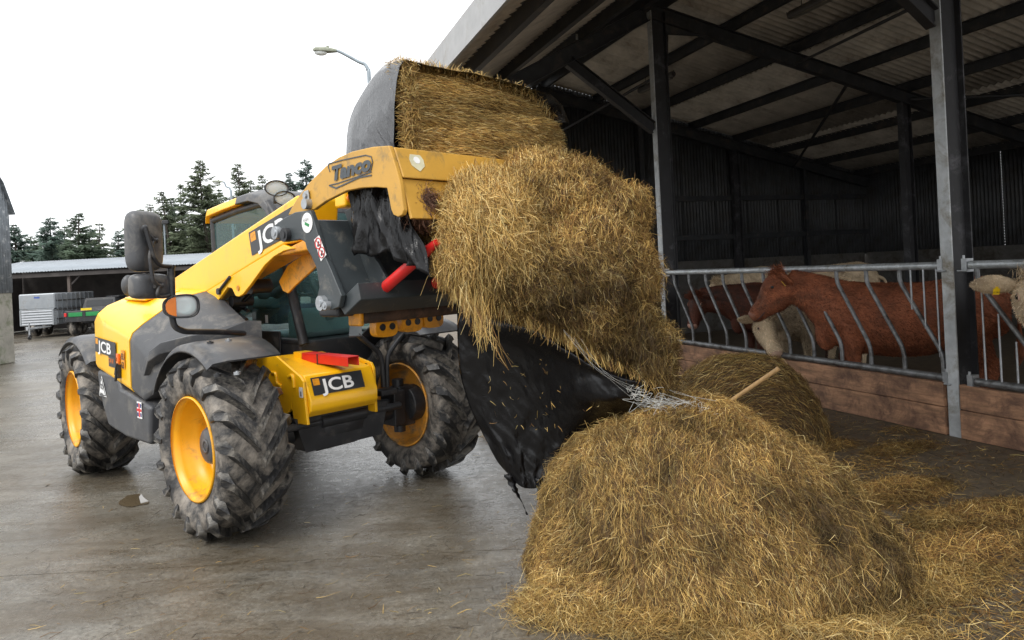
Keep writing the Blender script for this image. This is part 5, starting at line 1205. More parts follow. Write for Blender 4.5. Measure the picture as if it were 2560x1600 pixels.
keep = (N[:, 1] < .5) | (rng.random(len(P)) < .3); P, N, W3 = P[keep], N[keep], W3[keep]
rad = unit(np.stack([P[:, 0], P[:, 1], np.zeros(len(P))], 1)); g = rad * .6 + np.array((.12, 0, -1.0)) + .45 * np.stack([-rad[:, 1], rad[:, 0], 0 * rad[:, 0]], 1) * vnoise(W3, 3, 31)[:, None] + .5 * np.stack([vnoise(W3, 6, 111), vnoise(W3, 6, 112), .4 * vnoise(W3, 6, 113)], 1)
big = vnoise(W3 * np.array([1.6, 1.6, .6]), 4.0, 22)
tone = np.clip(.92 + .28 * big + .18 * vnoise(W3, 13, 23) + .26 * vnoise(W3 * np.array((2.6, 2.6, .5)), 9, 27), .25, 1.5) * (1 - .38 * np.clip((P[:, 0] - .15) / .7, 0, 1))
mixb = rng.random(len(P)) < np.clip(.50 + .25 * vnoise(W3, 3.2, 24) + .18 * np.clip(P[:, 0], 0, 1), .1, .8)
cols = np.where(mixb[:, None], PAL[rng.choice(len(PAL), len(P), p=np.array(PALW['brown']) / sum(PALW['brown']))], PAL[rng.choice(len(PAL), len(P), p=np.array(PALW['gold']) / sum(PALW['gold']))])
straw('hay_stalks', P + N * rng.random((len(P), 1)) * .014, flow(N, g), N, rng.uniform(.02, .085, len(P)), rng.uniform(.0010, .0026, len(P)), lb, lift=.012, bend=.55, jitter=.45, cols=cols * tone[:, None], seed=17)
sel = rng.choice(len(P), 1800); straw('loose_stalks', P[sel] + N[sel] * .02, flow(N[sel], g[sel]), N[sel], rng.uniform(.08, .18, len(sel)), .002, lb, lift=.03, bend=.55, jitter=.7, pal='pale', seed=18)
# ---- the earlier half bale beside the barrier
B3 = Vector((2.13, 6.75, 0))
bb = thing('brown_bale', 'dark brown half bale with a fork handle resting on it beside the planks', 'hay bale', B3)
def fn_b(a, t):
    th = t * math.pi / 2; return math.cos(th) ** .80 * (1 + .10 * (1 - t) ** 3), math.sin(th) ** .85
bbo = mound('hay_body', bb, .70, .62, .80, fn_b, .03, 3, 9, hay_base('old_hay', .75), 48, 16)
P, N = sample(bbo.data, 22000, 19); W3 = P + np.array(B3)
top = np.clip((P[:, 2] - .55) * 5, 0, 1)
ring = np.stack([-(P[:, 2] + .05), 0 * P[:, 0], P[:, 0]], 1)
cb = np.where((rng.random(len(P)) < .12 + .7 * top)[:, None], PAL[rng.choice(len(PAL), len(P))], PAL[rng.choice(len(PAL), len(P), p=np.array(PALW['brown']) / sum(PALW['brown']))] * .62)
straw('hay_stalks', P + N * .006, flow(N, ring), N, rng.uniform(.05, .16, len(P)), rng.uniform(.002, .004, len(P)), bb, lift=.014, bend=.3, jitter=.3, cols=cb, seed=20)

# ---- loose hay: spill and litter on the floor
def heap(cx, cy, rx, ry, h, n, name, lab, pal='gold', ang=0, seed=1, Lr=(.04, .15), tone=1.0, density_edge=1.0):
    r_ = np.random.default_rng(seed); t = thing(name, lab, 'hay', (cx, cy, 0), ang)
    rr = np.sqrt(r_.random(n)) * (1 + .25 * np.abs(r_.normal(size=n)) * (r_.random(n) < .3)); a = r_.uniform(0, 6.283, n)
    x, y = np.cos(a) * rr * rx, np.sin(a) * rr * ry; hh = h * np.clip(1 - rr ** 1.5, 0, 1) * (1 + .5 * vnoise(np.stack([x, y, 0 * x], 1), 9, seed)); z = hh * r_.random(n) ** .45 + .006 + .01 * r_.random(n)
    P = np.stack([x, y, np.maximum(z, .004)], 1); D = np.stack([r_.normal(size=n), r_.normal(size=n), .22 * r_.normal(size=n)], 1)
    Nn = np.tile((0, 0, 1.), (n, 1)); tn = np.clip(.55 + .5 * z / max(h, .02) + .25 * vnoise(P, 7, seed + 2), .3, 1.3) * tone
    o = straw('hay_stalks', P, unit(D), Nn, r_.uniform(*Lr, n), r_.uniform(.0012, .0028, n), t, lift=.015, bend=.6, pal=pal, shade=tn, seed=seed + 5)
    if h > .05:
        mb = MB(); mb.blob((0, 0, 0), (rx * .7, ry * .7, h * .75)); q_ = mb.build('hay_core', HAYB, t); q_.location.z = -.02
    return t
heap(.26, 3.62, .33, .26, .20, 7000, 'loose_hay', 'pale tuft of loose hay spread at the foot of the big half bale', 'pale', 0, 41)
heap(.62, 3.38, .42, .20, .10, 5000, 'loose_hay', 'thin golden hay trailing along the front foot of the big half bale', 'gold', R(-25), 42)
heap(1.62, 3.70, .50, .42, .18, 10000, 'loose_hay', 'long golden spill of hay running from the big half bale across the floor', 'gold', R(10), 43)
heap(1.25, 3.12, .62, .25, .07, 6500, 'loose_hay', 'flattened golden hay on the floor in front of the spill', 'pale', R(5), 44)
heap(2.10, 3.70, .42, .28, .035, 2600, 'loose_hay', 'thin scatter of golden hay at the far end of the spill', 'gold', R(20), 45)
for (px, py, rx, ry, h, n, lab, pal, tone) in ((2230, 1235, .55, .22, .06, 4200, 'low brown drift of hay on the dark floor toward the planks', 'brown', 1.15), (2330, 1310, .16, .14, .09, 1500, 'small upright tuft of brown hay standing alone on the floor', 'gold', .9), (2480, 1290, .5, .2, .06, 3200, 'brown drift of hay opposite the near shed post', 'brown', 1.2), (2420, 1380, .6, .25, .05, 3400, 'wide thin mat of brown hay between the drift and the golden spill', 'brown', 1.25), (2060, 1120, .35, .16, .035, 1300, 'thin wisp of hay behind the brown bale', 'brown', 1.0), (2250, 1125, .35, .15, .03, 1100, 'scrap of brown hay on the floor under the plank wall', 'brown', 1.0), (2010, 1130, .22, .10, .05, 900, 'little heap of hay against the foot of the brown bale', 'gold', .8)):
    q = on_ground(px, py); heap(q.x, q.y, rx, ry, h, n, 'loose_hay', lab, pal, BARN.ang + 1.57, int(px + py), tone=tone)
pq = [on_ground(335 + 34 * math.cos(a) * (1 + .25 * math.sin(3 * a)), 1252 + 17 * math.sin(a) * (1 + .2 * math.cos(2 * a + 1))) for a in np.linspace(0, 2 * math.pi, 24, endpoint=False)]
mb = MB(); mb.add([(p.x, p.y, .004) for p in pq], [tuple(range(24))]); pw = bpy.data.materials.new('puddle_water'); pw.use_nodes = True; pb_ = pw.node_tree.nodes['Principled BSDF']; pb_.inputs['Base Color'].default_value = (.10, .075, .045, 1); pb_.inputs['Roughness'].default_value = .03
tag(mb.build('puddle', pw), 'small rain puddle beside the front tyre', 'puddle', kind='structure')
# single stalks trodden over the yard
n = 34000; X = rng.uniform(-4.6, 5.2, n); Yq = rng.uniform(2.6, 9.5, n)
dist = np.hypot(X - 1.3, (Yq - 3.8)); bdist = (X - BARN.o.x) * BARN.y.x + (Yq - BARN.o.y) * BARN.y.y
pk = np.clip(.22 + 1.1 * np.exp(-dist / 1.3) + .55 * (bdist < 3.2) * (bdist > 0) * (X > .5), 0, 1) * np.clip(.55 + .6 * vnoise(np.stack([X, Yq, 0 * X], 1), 1.6, 77), .05, 1)
k = (rng.random(n) < pk) & (bdist > .12); X, Yq = X[k], Yq[k]; n = len(X)
P = np.stack([X, Yq, np.full(n, .004)], 1); a = rng.normal(R(18), .7, n); D = np.stack([np.cos(a), np.sin(a), rng.normal(size=n) * .03], 1)
dk = rng.random(n) < np.where(X < .2, .55, .25)
cols = np.where(dk[:, None], np.array([(.05, .04, .028)]), PAL[rng.choice(len(PAL), n)] * .8) * rng.uniform(.6, 1.2, (n, 1))
sc_ = straw('trodden_stalks', P, D, np.tile((0, 0, 1.), (n, 1)), rng.uniform(.015, .10, n), rng.uniform(.0015, .0040, n), None, lift=.004, bend=.5, cols=cols, seed=50)
n = 150000; A_ = rng.uniform(-8.6, -1.2, n); B_ = rng.uniform(.12, 3.9, n); Xy = np.array(BARN.o[:2])[None] + A_[:, None] * np.array(BARN.x[:2]) + B_[:, None] * np.array(BARN.y[:2])
dn = vnoise(np.stack([A_, B_, 0 * A_], 1), 2.4, 91) + .7 * vnoise(np.stack([A_, B_, 0 * A_], 1), 6, 92); k = rng.random(n) < np.clip(.06 + .30 * dn + .35 * np.exp(-np.hypot(A_ + 6.6, B_ - 2.6) / 1.6), .03, 1); Xy = Xy[k]; n = len(Xy)
P = np.concatenate([Xy, (.004 + .012 * rng.random(n) * np.clip(dn[k], 0, 1.5))[:, None]], 1); a = rng.uniform(0, 6.28, n)
sc2 = straw('trampled_hay', P, np.stack([np.cos(a), np.sin(a), .12 * rng.normal(size=n)], 1), np.tile((0, 0, 1.), (n, 1)), rng.uniform(.03, .13, n), rng.uniform(.0022, .005, n), None, lift=.008, bend=.6, pal='brown', shade=np.clip(.75 + .35 * rng.random(n), 0, 2), seed=52)
tag(sc2, 'brown hay trampled thinly over the dark floor below the feed barrier', 'hay litter', kind='stuff')
tag(sc_, 'single stalks of hay trodden over the wet yard', 'hay litter', kind='stuff')

# ------------------------------------------------------------------ torn black sheet hanging from the slicer
SO_ = Vector((.0, 4.2, .6))
grid = [
 [(1140, 735, 4.50), (1215, 755, 4.42), (1310, 780, 4.34), (1400, 830, 4.28), (1490, 880, 4.22), (1580, 920, 4.18), (1668, 905, 4.12)],
 [(1143, 790, 4.46), (1235, 805, 4.26), (1335, 826, 4.05), (1418, 874, 3.92), (1495, 915, 3.86), (1585, 945, 3.88), (1672, 955, 3.98)],
 [(1144, 850, 4.48), (1225, 860, 4.36), (1318, 875, 4.24), (1402, 905, 4.06), (1478, 938, 3.90), (1555, 965, 3.84), (1640, 985, 3.92)],
 [(1150, 930, 4.50), (1225, 940, 4.42), (1305, 950, 4.34), (1385, 965, 4.18), (1450, 985, 3.98), (1530, 1000, 3.86), (1610, 1010, 3.92)],
 [(1172, 1010, 4.52), (1235, 1018, 4.44), (1300, 1025, 4.38), (1362, 1030, 4.30), (1425, 1030, 4.14), (1500, 1030, 4.00), (1570, 1035, 4.02)],
 [(1205, 1080, 4.52), (1250, 1092, 4.44), (1300, 1100, 4.40), (1348, 1104, 4.36), (1398, 1100, 4.28), (1460, 1080, 4.2), (1520, 1065, 4.15)],
 [(1240, 1148, 4.50), (1270, 1158, 4.44), (1302, 1164, 4.40), (1338, 1166, 4.38), (1375, 1160, 4.34), (1420, 1145, 4.3), (1470, 1130, 4.25)],
 [(1272, 1188, 4.48), (1288, 1205, 4.44), (1306, 1218, 4.40), (1330, 1222, 4.38), (1358, 1212, 4.34), (1395, 1195, 4.3), (1440, 1180, 4.28)]]
def surf_grid(grid, nu, nv, origin, wr=.012, seed=3):
    rows_ = []
    cols_ = [smooth_path([at_depth(*grid[j][i]) for j in range(len(grid))], nv) for i in range(len(grid[0]))]
    for j in range(len(cols_[0])):
        rw = smooth_path([c[j] for c in cols_], nu); out = []
        for i, p in enumerate(rw):
            u_, v_ = i / len(rw), j / len(cols_[0])
            p = p + Vector((.2, -1, .15)) * (wr * .6 * math.sin(u_ * 26 + 5 * nz((u_ * 2, v_ * 3, 0), 1, seed)) * (.3 + v_) - wr * 1.5 * abs(nz((p.x * 1.2, p.y, p.z * .5), 4, seed)) - wr * .9 * abs(nz((p.x * 1.6 + p.z, p.y, p.z * .6), 9, seed + 2))); out.append(p - origin)
        rows_.append(out)
    return rows_
sh = thing('plastic_sheet', 'torn black plastic sheet hanging under the falling hay onto the dropped half bale', 'plastic sheet', SO_)
mb = MB(); mb.loft(surf_grid(grid, 16, 14, SO_), closed=False, cap=False); o = mb.build('sheet', FILM, sh); o.modifiers.new('thick', 'SOLIDIFY').thickness = .002
rag = [(1272, 1185, 4.47), (1283, 1215, 4.45), (1296, 1240, 4.43), (1308, 1262, 4.42), (1318, 1288, 4.40)]
secs = []
for i, p in enumerate(smooth_path([at_depth(*q) for q in rag], 6)):
    w = .030 * (1 - i / 28) + .006 * math.sin(i * 1.7); a = i * .10; d = Vector((math.cos(a), math.sin(a) * .6, .1)) * w; secs.append([p - d - SO_, p + Vector((0, -.012 * math.sin(i), 0)) - SO_, p + d - SO_])
mb = MB(); mb.loft(secs, closed=False, cap=False); o = mb.build('torn_strip', FILM, sh); o.modifiers.new('thick', 'SOLIDIFY').thickness = .002
rag = [(1345, 1195, 4.36), (1352, 1225, 4.35), (1350, 1250, 4.34)]; secs = [[p + Vector((-.02, 0, 0)) - SO_, p + Vector((.015, -.01, 0)) - SO_] for p in smooth_path([at_depth(*q) for q in rag], 4)]
mb = MB(); mb.loft(secs, closed=False, cap=False); o = mb.build('torn_strip', FILM, sh); o.modifiers.new('thick', 'SOLIDIFY').thickness = .002
rag = [(1655, 905, 4.0), (1664, 930, 3.98), (1668, 955, 3.98), (1675, 975, 4.0)]; secs = [[p + Vector((-.045, 0, .02)) - SO_, p + Vector((0, -.02, 0)) - SO_, p + Vector((.02, -.0, -.01)) - SO_] for p in smooth_path([at_depth(*q) for q in rag], 4)]
mb = MB(); mb.loft(secs, closed=False, cap=False); o = mb.build('torn_strip', FILM, sh); o.modifiers.new('thick', 'SOLIDIFY').thickness = .002
# chaff caught on the sheet
pts = []
for _ in range(80):
    x_, y_ = random.uniform(1215, 1520), random.uniform(870, 1080)
    if y_ > 860 + (x_ - 1200) * .22: pts.append((x_, y_))
Pc = np.array([at_depth(x_, y_, 4.36 - .0019 * max(0, x_ - 1290) - .03)[:] for x_, y_ in pts]) - np.array(SO_)
straw('chaff', Pc, np.tile((.4, 0, -1.), (len(Pc), 1)), np.tile((0, -1., 0), (len(Pc), 1)), rng.uniform(.015, .05, len(Pc)), .0035, sh, lift=.004, bend=.6, jitter=.8, pal='pale', seed=60)
# ---- white net wrap
NO = Vector((.9, 3.9, .9)); nt_ = thing('net_wrap', 'white plastic net wrap strung over the top of the dropped half bale', 'net', NO)
NETM = mat('white_net', (.60, .60, .57), .5, var=.1)
mb = MB()
def thread(pts, r_=.0008): mb.tube(smooth_path(pts, 4), r_, 4, cap=False)
for k in range(30):
    y0 = random.gauss(0, 1); a = at_depth(1575 + random.gauss(0, 24), 978 + 14 * y0, 3.95 + .05 * random.random()); b = at_depth(1690 + random.gauss(0, 28), 1012 + 14 * y0 + random.gauss(0, 5), 3.86 + .1 * random.random()); c = at_depth(1800 + random.gauss(0, 16), 1050 + 16 * y0 + random.gauss(0, 8), 3.88 + .1 * random.random())
    thread([a - NO, a.lerp(b, .5) + Vector((random.gauss(0, .012), 0, random.gauss(0, .012))) - NO, b - NO, c - NO])
for k in range(90):
    p = at_depth(random.uniform(1580, 1800), 0, 1); x_ = random.uniform(1570, 1800); y_ = 970 + (x_ - 1545) * .33 + random.gauss(0, 14)
    a = at_depth(x_, y_, 3.86); thread([a - NO, a + Vector((random.gauss(0, .03), random.gauss(0, .02), random.gauss(0, .02))) - NO, a + Vector((random.gauss(.02, .04), random.gauss(0, .03), random.gauss(0, .03))) - NO])
for k in range(5):
    a = at_depth(1425 + random.gauss(0, 18), 835 + random.gauss(0, 12), 3.72); b = at_depth(1500 + random.gauss(0, 12), 925 + random.gauss(0, 8), 3.74); c = at_depth(1600 + random.gauss(0, 20), 980 + random.gauss(0, 12), 3.85)
    thread([a - NO, b - NO, c - NO], .0004)
tag(mb.build('net_threads', NETM, nt_), kind='stuff')
# ---- fork
fa, fb_ = at_depth(1812, 1012, 6.22), at_depth(1947, 921, 6.0); fd = (fb_ - fa).normalized()
fk = thing('hay_fork', 'pale wooden fork handle with red collar sticking out of the brown bale', 'fork', fa)
MB().tube([Vector((0, 0, 0)), fb_ - fa - fd * .03, fb_ - fa], [.017, .019, .022], 12).build('handle', mat('ash_wood', (.58, .36, .16), .5, var=.2, scale=5, stretch=(8, 1, 1)), fk)
MB().tube([-fd * .14, fd * .035], .019, 12).build('collar', RED, fk)
for s in (-1.5, -.5, .5, 1.5):
    sd_ = Vector((0, 0, 1)).cross(fd).normalized() * s * .06; MB().tube(smooth_path([-fd * .13, -fd * .2 + sd_, -fd * .35 + sd_, -fd * .5 + sd_ + Vector((0, 0, .02))], 4), .005, 6).build('prong', BLK, fk)

# ------------------------------------------------------------------ cattle
def remesh(o, vox, it=6, fac=.5):
    m_ = o.modifiers.new('r', 'REMESH'); m_.mode = 'VOXEL'; m_.voxel_size = vox; m_.use_smooth_shade = True
    s_ = o.modifiers.new('s', 'SMOOTH'); s_.iterations = it; s_.factor = fac
    dg = bpy.context.evaluated_depsgraph_get(); me = bpy.data.meshes.new_from_object(o.evaluated_get(dg)); mats = o.data.materials[:]
    o.modifiers.clear(); o.data = me
    me.materials.clear()
    for q in mats: me.materials.append(q)
    me.polygons.foreach_set('use_smooth', [True] * len(me.polygons)); return o
def axes(fwd, up=(0, 0, 1)):
    f = Vector(fwd).normalized(); l = Vector(up).cross(f).normalized(); u = f.cross(l); return Matrix((f, l, u)).transposed()
HEAD = [(x * .84, z, w * 1.06, h) for x, z, w, h in [(-.09, -.02, .085, .095), (-.03, .0, .115, .125), (.05, .0, .125, .14), (.13, -.01, .122, .145), (.21, -.025, .10, .135), (.31, -.04, .080, .105), (.40, -.05, .080, .085), (.47, -.055, .086, .078), (.53, -.058, .080, .066), (.555, -.06, .055, .045)]]
def ring(c, M3, hw, hh, n=18):
    return [Vector(c) + M3 @ Vector((0, math.cos(2 * math.pi * k / n) * hw, math.sin(2 * math.pi * k / n) * hh)) for k in range(n)]
def cow(lab, root, heading, neck_end, head_dir, coat, fur_cols, h=1.40, head_scale=1.0, tag_ear=None, fur=12000, ears=1.0, roll=0, skin=(.42, .22, .15), seed=1, only_front=False, ear_ang=-.12):
    """root: world point under the withers; heading: unit world xy. neck_end / head_dir are in cow space (x forward, y left, z up)"""
    ang = math.atan2(heading[1], heading[0]); t = thing('cow', lab, 'cow', (root[0], root[1], 0), ang)
    k = h / 1.40; mb = MB()
    body = [(-1.52, .0, 1.02, .16, .20), (-1.45, 0, 1.06, .24, .30), (-1.28, 0, 1.05, .29, .36), (-1.05, 0, 1.02, .30, .37), (-.75, 0, .96, .34, .40), (-.40, 0, .96, .34, .41), (-.10, 0, .99, .30, .40), (.12, 0, 1.02, .24, .35), (.26, 0, 1.03, .17, .26)]
    mb.loft([ring(Vector((x, y, z)) * k, Matrix.Identity(3), hw * k, hh * k) for x, y, z, hw, hh in body])
    mb.blob(Vector((-1.22, 0, 1.33)) * k, (.16 * k, .20 * k, .07 * k)); mb.blob(Vector((-.02, 0, 1.32)) * k, (.20 * k, .09 * k, .08 * k))
    for s in (-1, 1):
        mb.tube([Vector(p) * k for p in ((-.02, s * .19, .95), (-.0, s * .19, .70), (-.02, s * .18, .48), (.0, s * .18, .26), (.0, s * .18, .11), (.03, s * .18, .0))], [.15 * k, .105 * k, .065 * k, .05 * k, .05 * k, .07 * k], 12)
        mb.tube([Vector(p) * k for p in ((-1.22, s * .20, 1.0), (-1.14, s * .21, .80), (-1.26, s * .20, .56), (-1.34, s * .19, .46), (-1.27, s * .19, .24), (-1.26, s * .19, .11), (-1.23, s * .19, .0))], [.22 * k, .16 * k, .09 * k, .065 * k, .05 * k, .05 * k, .07 * k], 12)
    ne = Vector(neck_end); hd = Vector(head_dir).normalized(); Mh = axes(hd) @ Matrix.Rotation(roll, 3, 'X'); hs_ = head_scale
    n0 = Vector((.0, 0, 1.04)) * k; nb = n0.lerp(ne, .55) + Vector((0, 0, .05))
    nd = [n0, n0.lerp(nb, .6), nb, ne - hd * .02]
    npts = smooth_path(nd, 4); rs = [(.36 - .185 * (i / (len(npts) - 1)) ** .9) * k for i in range(len(npts))]
    secs = []
    for i, p in enumerate(npts):
        d_ = (npts[min(i + 1, len(npts) - 1)] - npts[max(i - 1, 0)]).normalized(); secs.append(ring(p, axes(d_, (0, 0, 1) if abs(d_.z) < .95 else (1, 0, 0)), rs[i] * .62, rs[i] * 1.0))
    mb.loft(secs)
    mb.blob(n0 + Vector((.24, 0, -.22)) * k, (.12 * k, .09 * k, .20 * k))
    mb.loft([ring(ne + Mh @ Vector((x, 0, z)) * hs_, Mh, hw * hs_ * 1.05, hh * hs_ * (1.25 if x < .30 else 1.15)) for x, z, hw, hh in HEAD])
    for s in (-1, 1): mb.blob(ne + Mh @ Vector((.10, s * .098, .055)) * hs_, (.05 * hs_,) * 3)
    mb.blob(ne + Mh @ Vector((-.02, 0, .115)) * hs_, (.07 * hs_, .07 * hs_, .06 * hs_)); mb.blob(ne + Mh @ Vector((.12, 0, -.10)) * hs_, (.13 * hs_, .07 * hs_, .07 * hs_))
    b = mb.build('body', coat, t); remesh(b, .022, 5)
    MB_ = MB()
    # ears, eyes, nose, tail
    inner = mat('ear_inner', (.35, .20, .13), .8)
    for s in (-1, 1):
        e = MB(); base = Vector((-.02, s * .095, .055)); secs = []
        for j, (u_, w_, th_) in enumerate(((0, .030, .028), (.05, .055, .030), (.11, .075, .024), (.17, .070, .018), (.22, .045, .012), (.25, .012, .006))):
            c_ = base + Vector((-.02 - .10 * u_, s * u_ * ears, ear_ang * u_ * ears - .25 * u_ * u_))
            secs.append([ne + Mh @ (c_ + Vector((math.cos(a) * th_ , 0, math.sin(a) * w_))) * hs_ for a in np.linspace(0, 2 * math.pi, 12, endpoint=False)])
        e.loft(secs); eo = e.build('ear', coat, t)
        if tag_ear == s or tag_ear == 2:
            c_ = base + Vector((.025, s * .12 * ears, ear_ang * .12 - .02)); g = MB(); g.box((0, 0, 0), (.004, .045, .055)); g.box((0, 0, .034), (.004, .02, .02)); go = g.build('ear_tag', mat('yellow_tag', (.80, .52, .01), .4), eo)
            go.matrix_local = Matrix.Translation(ne + Mh @ c_ * hs_) @ Mh.to_4x4()
            if tag_ear == 2:
                me_ = text_mesh('0281', .024); me_.materials.clear(); me_.materials.append(BKV); q_ = bpy.data.objects.new('lettering', me_); COL.objects.link(q_); q_.parent = eo
                q_.matrix_local = go.matrix_local @ Matrix(((0, 0, 1, .003), (1, 0, 0, -.021), (0, 1, 0, -.015), (0, 0, 0, 1)))
        P, N = sample(eo.data, 900, seed + 70 + s)
        straw('ear_hair', P, N * .6 + np.array((-.1, 0, -.3)), N, rng.uniform(.012, .028, len(P)), .0022, t, lift=.004, bend=.4, jitter=.5, cols=np.array(fur_cols)[rng.choice(len(fur_cols), len(P))] * rng.uniform(.75, 1.2, (len(P), 1)), seed=seed + 3)
        ey = MB().blob(ne + Mh @ Vector((.105, s * .124, .062)) * hs_, (.026 * hs_, .020 * hs_, .022 * hs_)); ey.build('eye', mat('cow_eye', (.012, .008, .006), .12), t)
        rim_ = MB(); rim_.tube([ne + Mh @ (Vector((.105, s * .130, .062)) + Vector((.030 * math.cos(a), 0, .022 * math.sin(a)))) * hs_ for a in np.linspace(0, 2 * math.pi, 17)], .007, 6, cap=False); rim_.build('eyelid', mat('eyelid_' + coat.name, skin, .7), t)
        MB().blob(ne + Mh @ Vector((.466, s * .044, -.040)) * hs_, (.010 * hs_, .016 * hs_, .011 * hs_)).build('nostril', mat('nostril', (.05, .02, .018), .4), t)
    mz = MB(); mz.loft([ring(ne + Mh @ Vector((x, 0, z)) * hs_, Mh, hw * hs_, hh * hs_) for x, z, hw, hh in ((.42, -.055, .089, .070), (.45, -.056, .087, .068), (.472, -.058, .070, .055), (.480, -.06, .03, .026))]); mz.build('muzzle', mat('muzzle_' + coat.name, skin, .5, var=.2), t)
    mth = MB(); mth.tube(smooth_path([ne + Mh @ Vector(p) * hs_ for p in ((.33, -.088, -.085), (.40, -.089, -.098), (.462, -.052, -.10), (.480, 0, -.098), (.462, .052, -.10), (.40, .089, -.098), (.33, .088, -.085))], 4), .006, 6); mth.build('mouth_line', mat('nostril', (0, 0, 0)), t)
    MB().tube(smooth_path([Vector(p) * k for p in ((-1.5, 0, 1.2), (-1.6, .02, 1.12), (-1.62, .03, .8), (-1.60, .02, .45))], 5), [.035, .03, .028, .025, .022, .02, .018, .018, .018, .018, .02, .03, .04, .045, .04, .01], 8).build('tail', coat, t)
    if fur:
        P, N = sample(b.data, fur, seed); g = np.tile((-.8, 0, -.6), (len(P), 1)); 
        cc = np.array(fur_cols)[rng.choice(len(fur_cols), len(P))] * rng.uniform(.7, 1.2, (len(P), 1)); tn = np.clip(.85 + .45 * vnoise(P, 4.5, seed) + .25 * vnoise(P, 14, seed + 4), .25, 1.5)
        straw('coat', P, flow(N, g) + N * .45 + .3 * np.stack([vnoise(P, 9, 5), vnoise(P, 9, 6), vnoise(P, 9, 7)], 1), N, rng.uniform(.022, .050, len(P)), .0034, t, lift=.003, bend=.4, jitter=.3, cols=cc * 1.15, shade=tn, seed=seed + 1)
        # poll tuft
        n = 1500; a = rng.normal(size=(n, 3)) * np.array((.040, .055, .028)); P = np.array([(ne + Mh @ (Vector((-.02, 0, .15)) * hs_ + Vector(q_)))[:] for q_ in a]); Nn = np.tile(np.array((Mh @ Vector((.1, 0, 1)))[:]), (n, 1))
        straw('poll_hair', P, Nn + rng.normal(size=(n, 3)) * .6, Nn, rng.uniform(.04, .085, n), .003, t, lift=.006, bend=.8, cols=np.array(fur_cols)[rng.choice(len(fur_cols), n)] * rng.uniform(.8, 1.25, (n, 1)), seed=seed + 2)
    return t
REDC = mat('red_coat', (.27, .085, .036), .75, var=.5, scale=4, bump=.5, bscale=45, dirt=(.06, .03, .018), dirt_amt=.34, dirt_scale=2.2)
DRKC = mat('dark_red_coat', (.10, .03, .016), .75, var=.5, scale=4, bump=.5, bscale=45, dirt=(.02, .014, .011), dirt_amt=.45, dirt_scale=2.2)
CREC = mat('cream_coat', (.50, .39, .26), .85, var=.3, scale=4, bump=.5, bscale=45, dirt=(.16, .11, .065), dirt_amt=.40, dirt_scale=2.5)
RC = [(.30, .09, .038), (.20, .056, .024), (.42, .15, .065), (.11, .035, .018)]; DC = [(.15, .045, .022), (.11, .032, .016), (.19, .06, .028)]; CC = [(.58, .45, .29), (.46, .34, .20), (.66, .55, .40)]
bx = lambda x, y: BARN.x * x + BARN.y * y
def to_cow(world, root, heading):
    a = math.atan2(heading[1], heading[0]); d = Vector(world) - Vector((root[0], root[1], 0)); return Vector((d.x * math.cos(a) + d.y * math.sin(a), -d.x * math.sin(a) + d.y * math.cos(a), d.z))
def dir_cow(v, heading): a = math.atan2(heading[1], heading[0]); return Vector((v[0] * math.cos(a) + v[1] * math.sin(a), -v[0] * math.sin(a) + v[1] * math.cos(a), v[2]))
# main red cow: head out through the bars, in profile
pA = BARN.on(1, .22, 1962, 712); PA = BARN.w(pA); hA = bx(.62, .78).normalized()
rootA = PA - hA * .66; rootA.z = 0
hdir = (bx(.62, .78).normalized() * .80 + Vector((0, 0, -.62)))
cow('red-brown cow with curly poll and yellow ear tag, head over the barrier in profile', rootA, hA, to_cow(PA, rootA, hA), dir_cow(hdir, hA), REDC, RC, 1.42, 1.14, 2, 38000, .8, seed=3, skin=(.23, .085, .045))
# cream cow with lowered head
pC = BARN.on(1, .02, 1908, 812); PC = BARN.w(pC); hC = (bx(-.30, .95)).normalized()
rootC = PC - hC * .70; rootC.z = 0
cow('cream cow with lowered head at the bottom rail under the red cow chin', rootC, hC, to_cow(PC, rootC, hC), dir_cow((CAMP - PC).normalized() * .62 + Vector((.30, 0, -.62)), hC), CREC, CC, 1.40, 1.0, None, 26000, 1.0, seed=5, skin=(.45, .30, .22), ear_ang=.1)
# dark red cow looking out low between the bars
pB = BARN.on(1, -.22, 1748, 752); PB = BARN.w(pB); hB = (bx(.25, .95)).normalized()
rootB = PB - hB * .75 - bx(.12, 0); rootB.z = 0
cow('dark red cow with pale muzzle looking out low beside the half-hidden post', rootB, hB, to_cow(PB, rootB, hB), dir_cow(bx(-.22, .75) * .62 + Vector((0, 0, -.72)), hB), DRKC, DC, 1.38, .92, None, 20000, .9, seed=7, skin=(.45, .25, .18))
# cream cow standing behind the red one
pD = BARN.on(1, -2.3, 2060, 700); PD = BARN.w((pD.x + .1, -2.3, 0)); hD = bx(.80, .60).normalized()
rootD = PD + hD * .9
cow('pale cream cow whose back shows above the rail behind the red cow', rootD, hD, Vector((.62, .1, 1.25)), Vector((.75, .3, -.6)), CREC, CC, 1.60, 1.0, None, 14000, 1, seed=9)
# cream cow at the next barrier
pE = BARN.on(1, .32, 2592, 738); PE = BARN.w(pE); hE = (bx(-.25, .95)).normalized()
rootE = PE - hE * .85; rootE.z = 0
toc = (CAMP - PE); toc.z = 0; toc.normalize()
cow('cream cow with yellow ear tag poking its head out beyond the near shed post', rootE, hE, to_cow(PE, rootE, hE), dir_cow(toc * .85 + bx(-.30, 0) + Vector((0, 0, -.62)), hE), CREC, CC, 1.42, 1.22, 2, 34000, 1.05, seed=11, skin=(.50, .33, .25), ear_ang=.05)

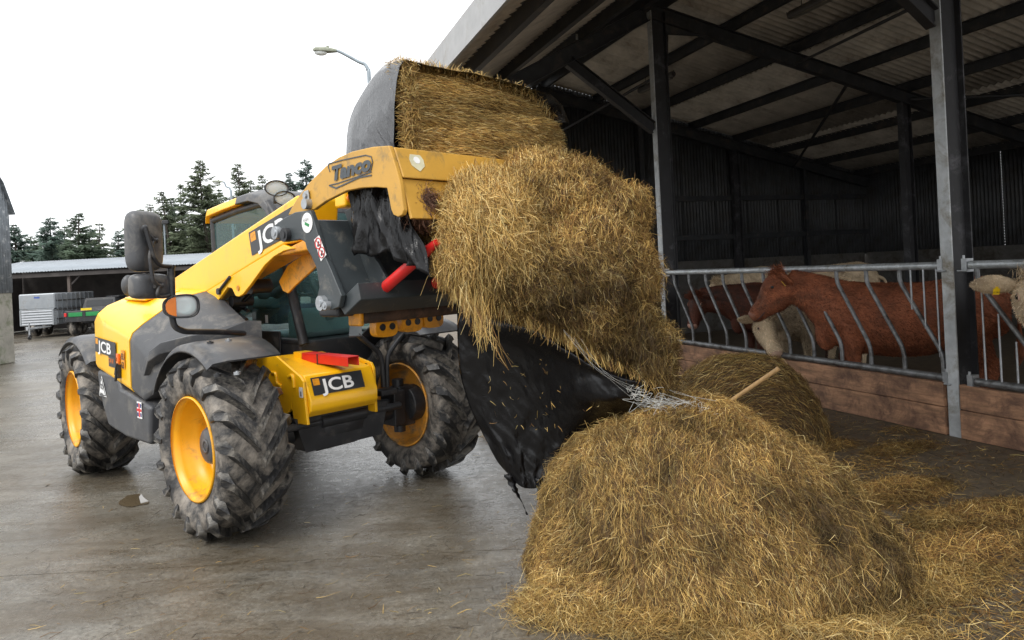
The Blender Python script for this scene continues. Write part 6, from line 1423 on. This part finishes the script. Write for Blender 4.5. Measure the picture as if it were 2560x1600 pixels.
# ------------------------------------------------------------------ driver
dr = thing('person', 'driver in dark jacket and cap sitting at the wheel in the cab', 'person', VEH.w((-1.45, .42, 1.2)), VEH.ang)
DO = Vector((-1.45, .42, 1.2))
mb = MB(); D3 = lambda x, y, z: Vector((x, y, z))
mb.blob(D3(.02, 0, .90), (.10, .085, .125)); mb.blob(D3(.06, 0, .86), (.07, .06, .08)); mb.tube([D3(-.03, 0, .68), D3(0, 0, .82)], .06, 10)
mb.blob(D3(.118, 0, .895), (.02, .014, .025))
for s in (-1, 1):
    mb.blob(D3(0, s * .085, .895), (.025, .012, .035))
    hp = D3(.55, s * .17, .56); mb.tube([D3(.38, s * .20, .48), hp], [.034, .036], 8); mb.blob(hp + D3(.03, 0, .02), (.055, .042, .03))
    for f in range(4):
        o0 = hp + D3(.06, (f - 1.5) * .021, .03); mb.tube([hp + D3(.02, (f - 1.5) * .018, .02), o0, o0 + D3(.03, 0, -.02), o0 + D3(.015, 0, -.05 + .004 * abs(f - 1.5))], .0105, 6)
    mb.tube([hp + D3(.0, -s * .03, .01), hp + D3(.03, -s * .055, .005), hp + D3(.06, -s * .05, -.01)], .012, 6)
b = mb.build('body', mat('skin', (.50, .28, .20), .55, var=.08), dr); remesh(b, .011, 2)
mb = MB(); mb.loft([ring(D3(x, 0, z), Matrix.Rotation(R(90), 3, 'Y'), w, dpt) for x, z, w, dpt in ((-.02, .16, .19, .14), (-.03, .35, .18, .13), (-.03, .55, .21, .14), (-.03, .66, .17, .11), (-.03, .72, .08, .08))])
for s in (-1, 1): mb.tube([D3(-.03, s * .19, .62), D3(.08, s * .25, .42), D3(.22, s * .24, .40), D3(.42, s * .20, .49)], [.075, .062, .055, .045], 10)
b = mb.build('jacket', mat('dark_jacket', (.03, .035, .045), .8, var=.3), dr); remesh(b, .016, 4)
mb = MB()
for s in (-1, 1): mb.tube([D3(.0, s * .09, .22), D3(.40, s * .12, .24), D3(.50, s * .12, .10), D3(.55, s * .12, -.12)], [.10, .085, .065, .05], 10)
b = mb.build('trousers', mat('work_trousers', (.04, .05, .09), .85, var=.2), dr); remesh(b, .018, 4)
mb = MB(); mb.blob(D3(.01, 0, .955), (.112, .095, .085)); mb.box((.12, 0, .955), (.10, .13, .012)); b = mb.build('cap', mat('dark_jacket', (0, 0, 0)), dr); remesh(b, .010, 3)
MB().tube([D3(-.08, -.06, .87), D3(-.09, 0, .86), D3(-.08, .06, .87)], .03, 8).build('hair', mat('brown_hair', (.06, .035, .02), .8), dr)
for s in (-1, 1): MB().blob(D3(.098, s * .034, .905), (.010, .012, .009)).build('eye', mat('cow_eye', (0, 0, 0)), dr)
MB().box((.112, 0, .825), (.006, .045, .008)).build('mouth', mat('lip', (.35, .14, .11), .6), dr)
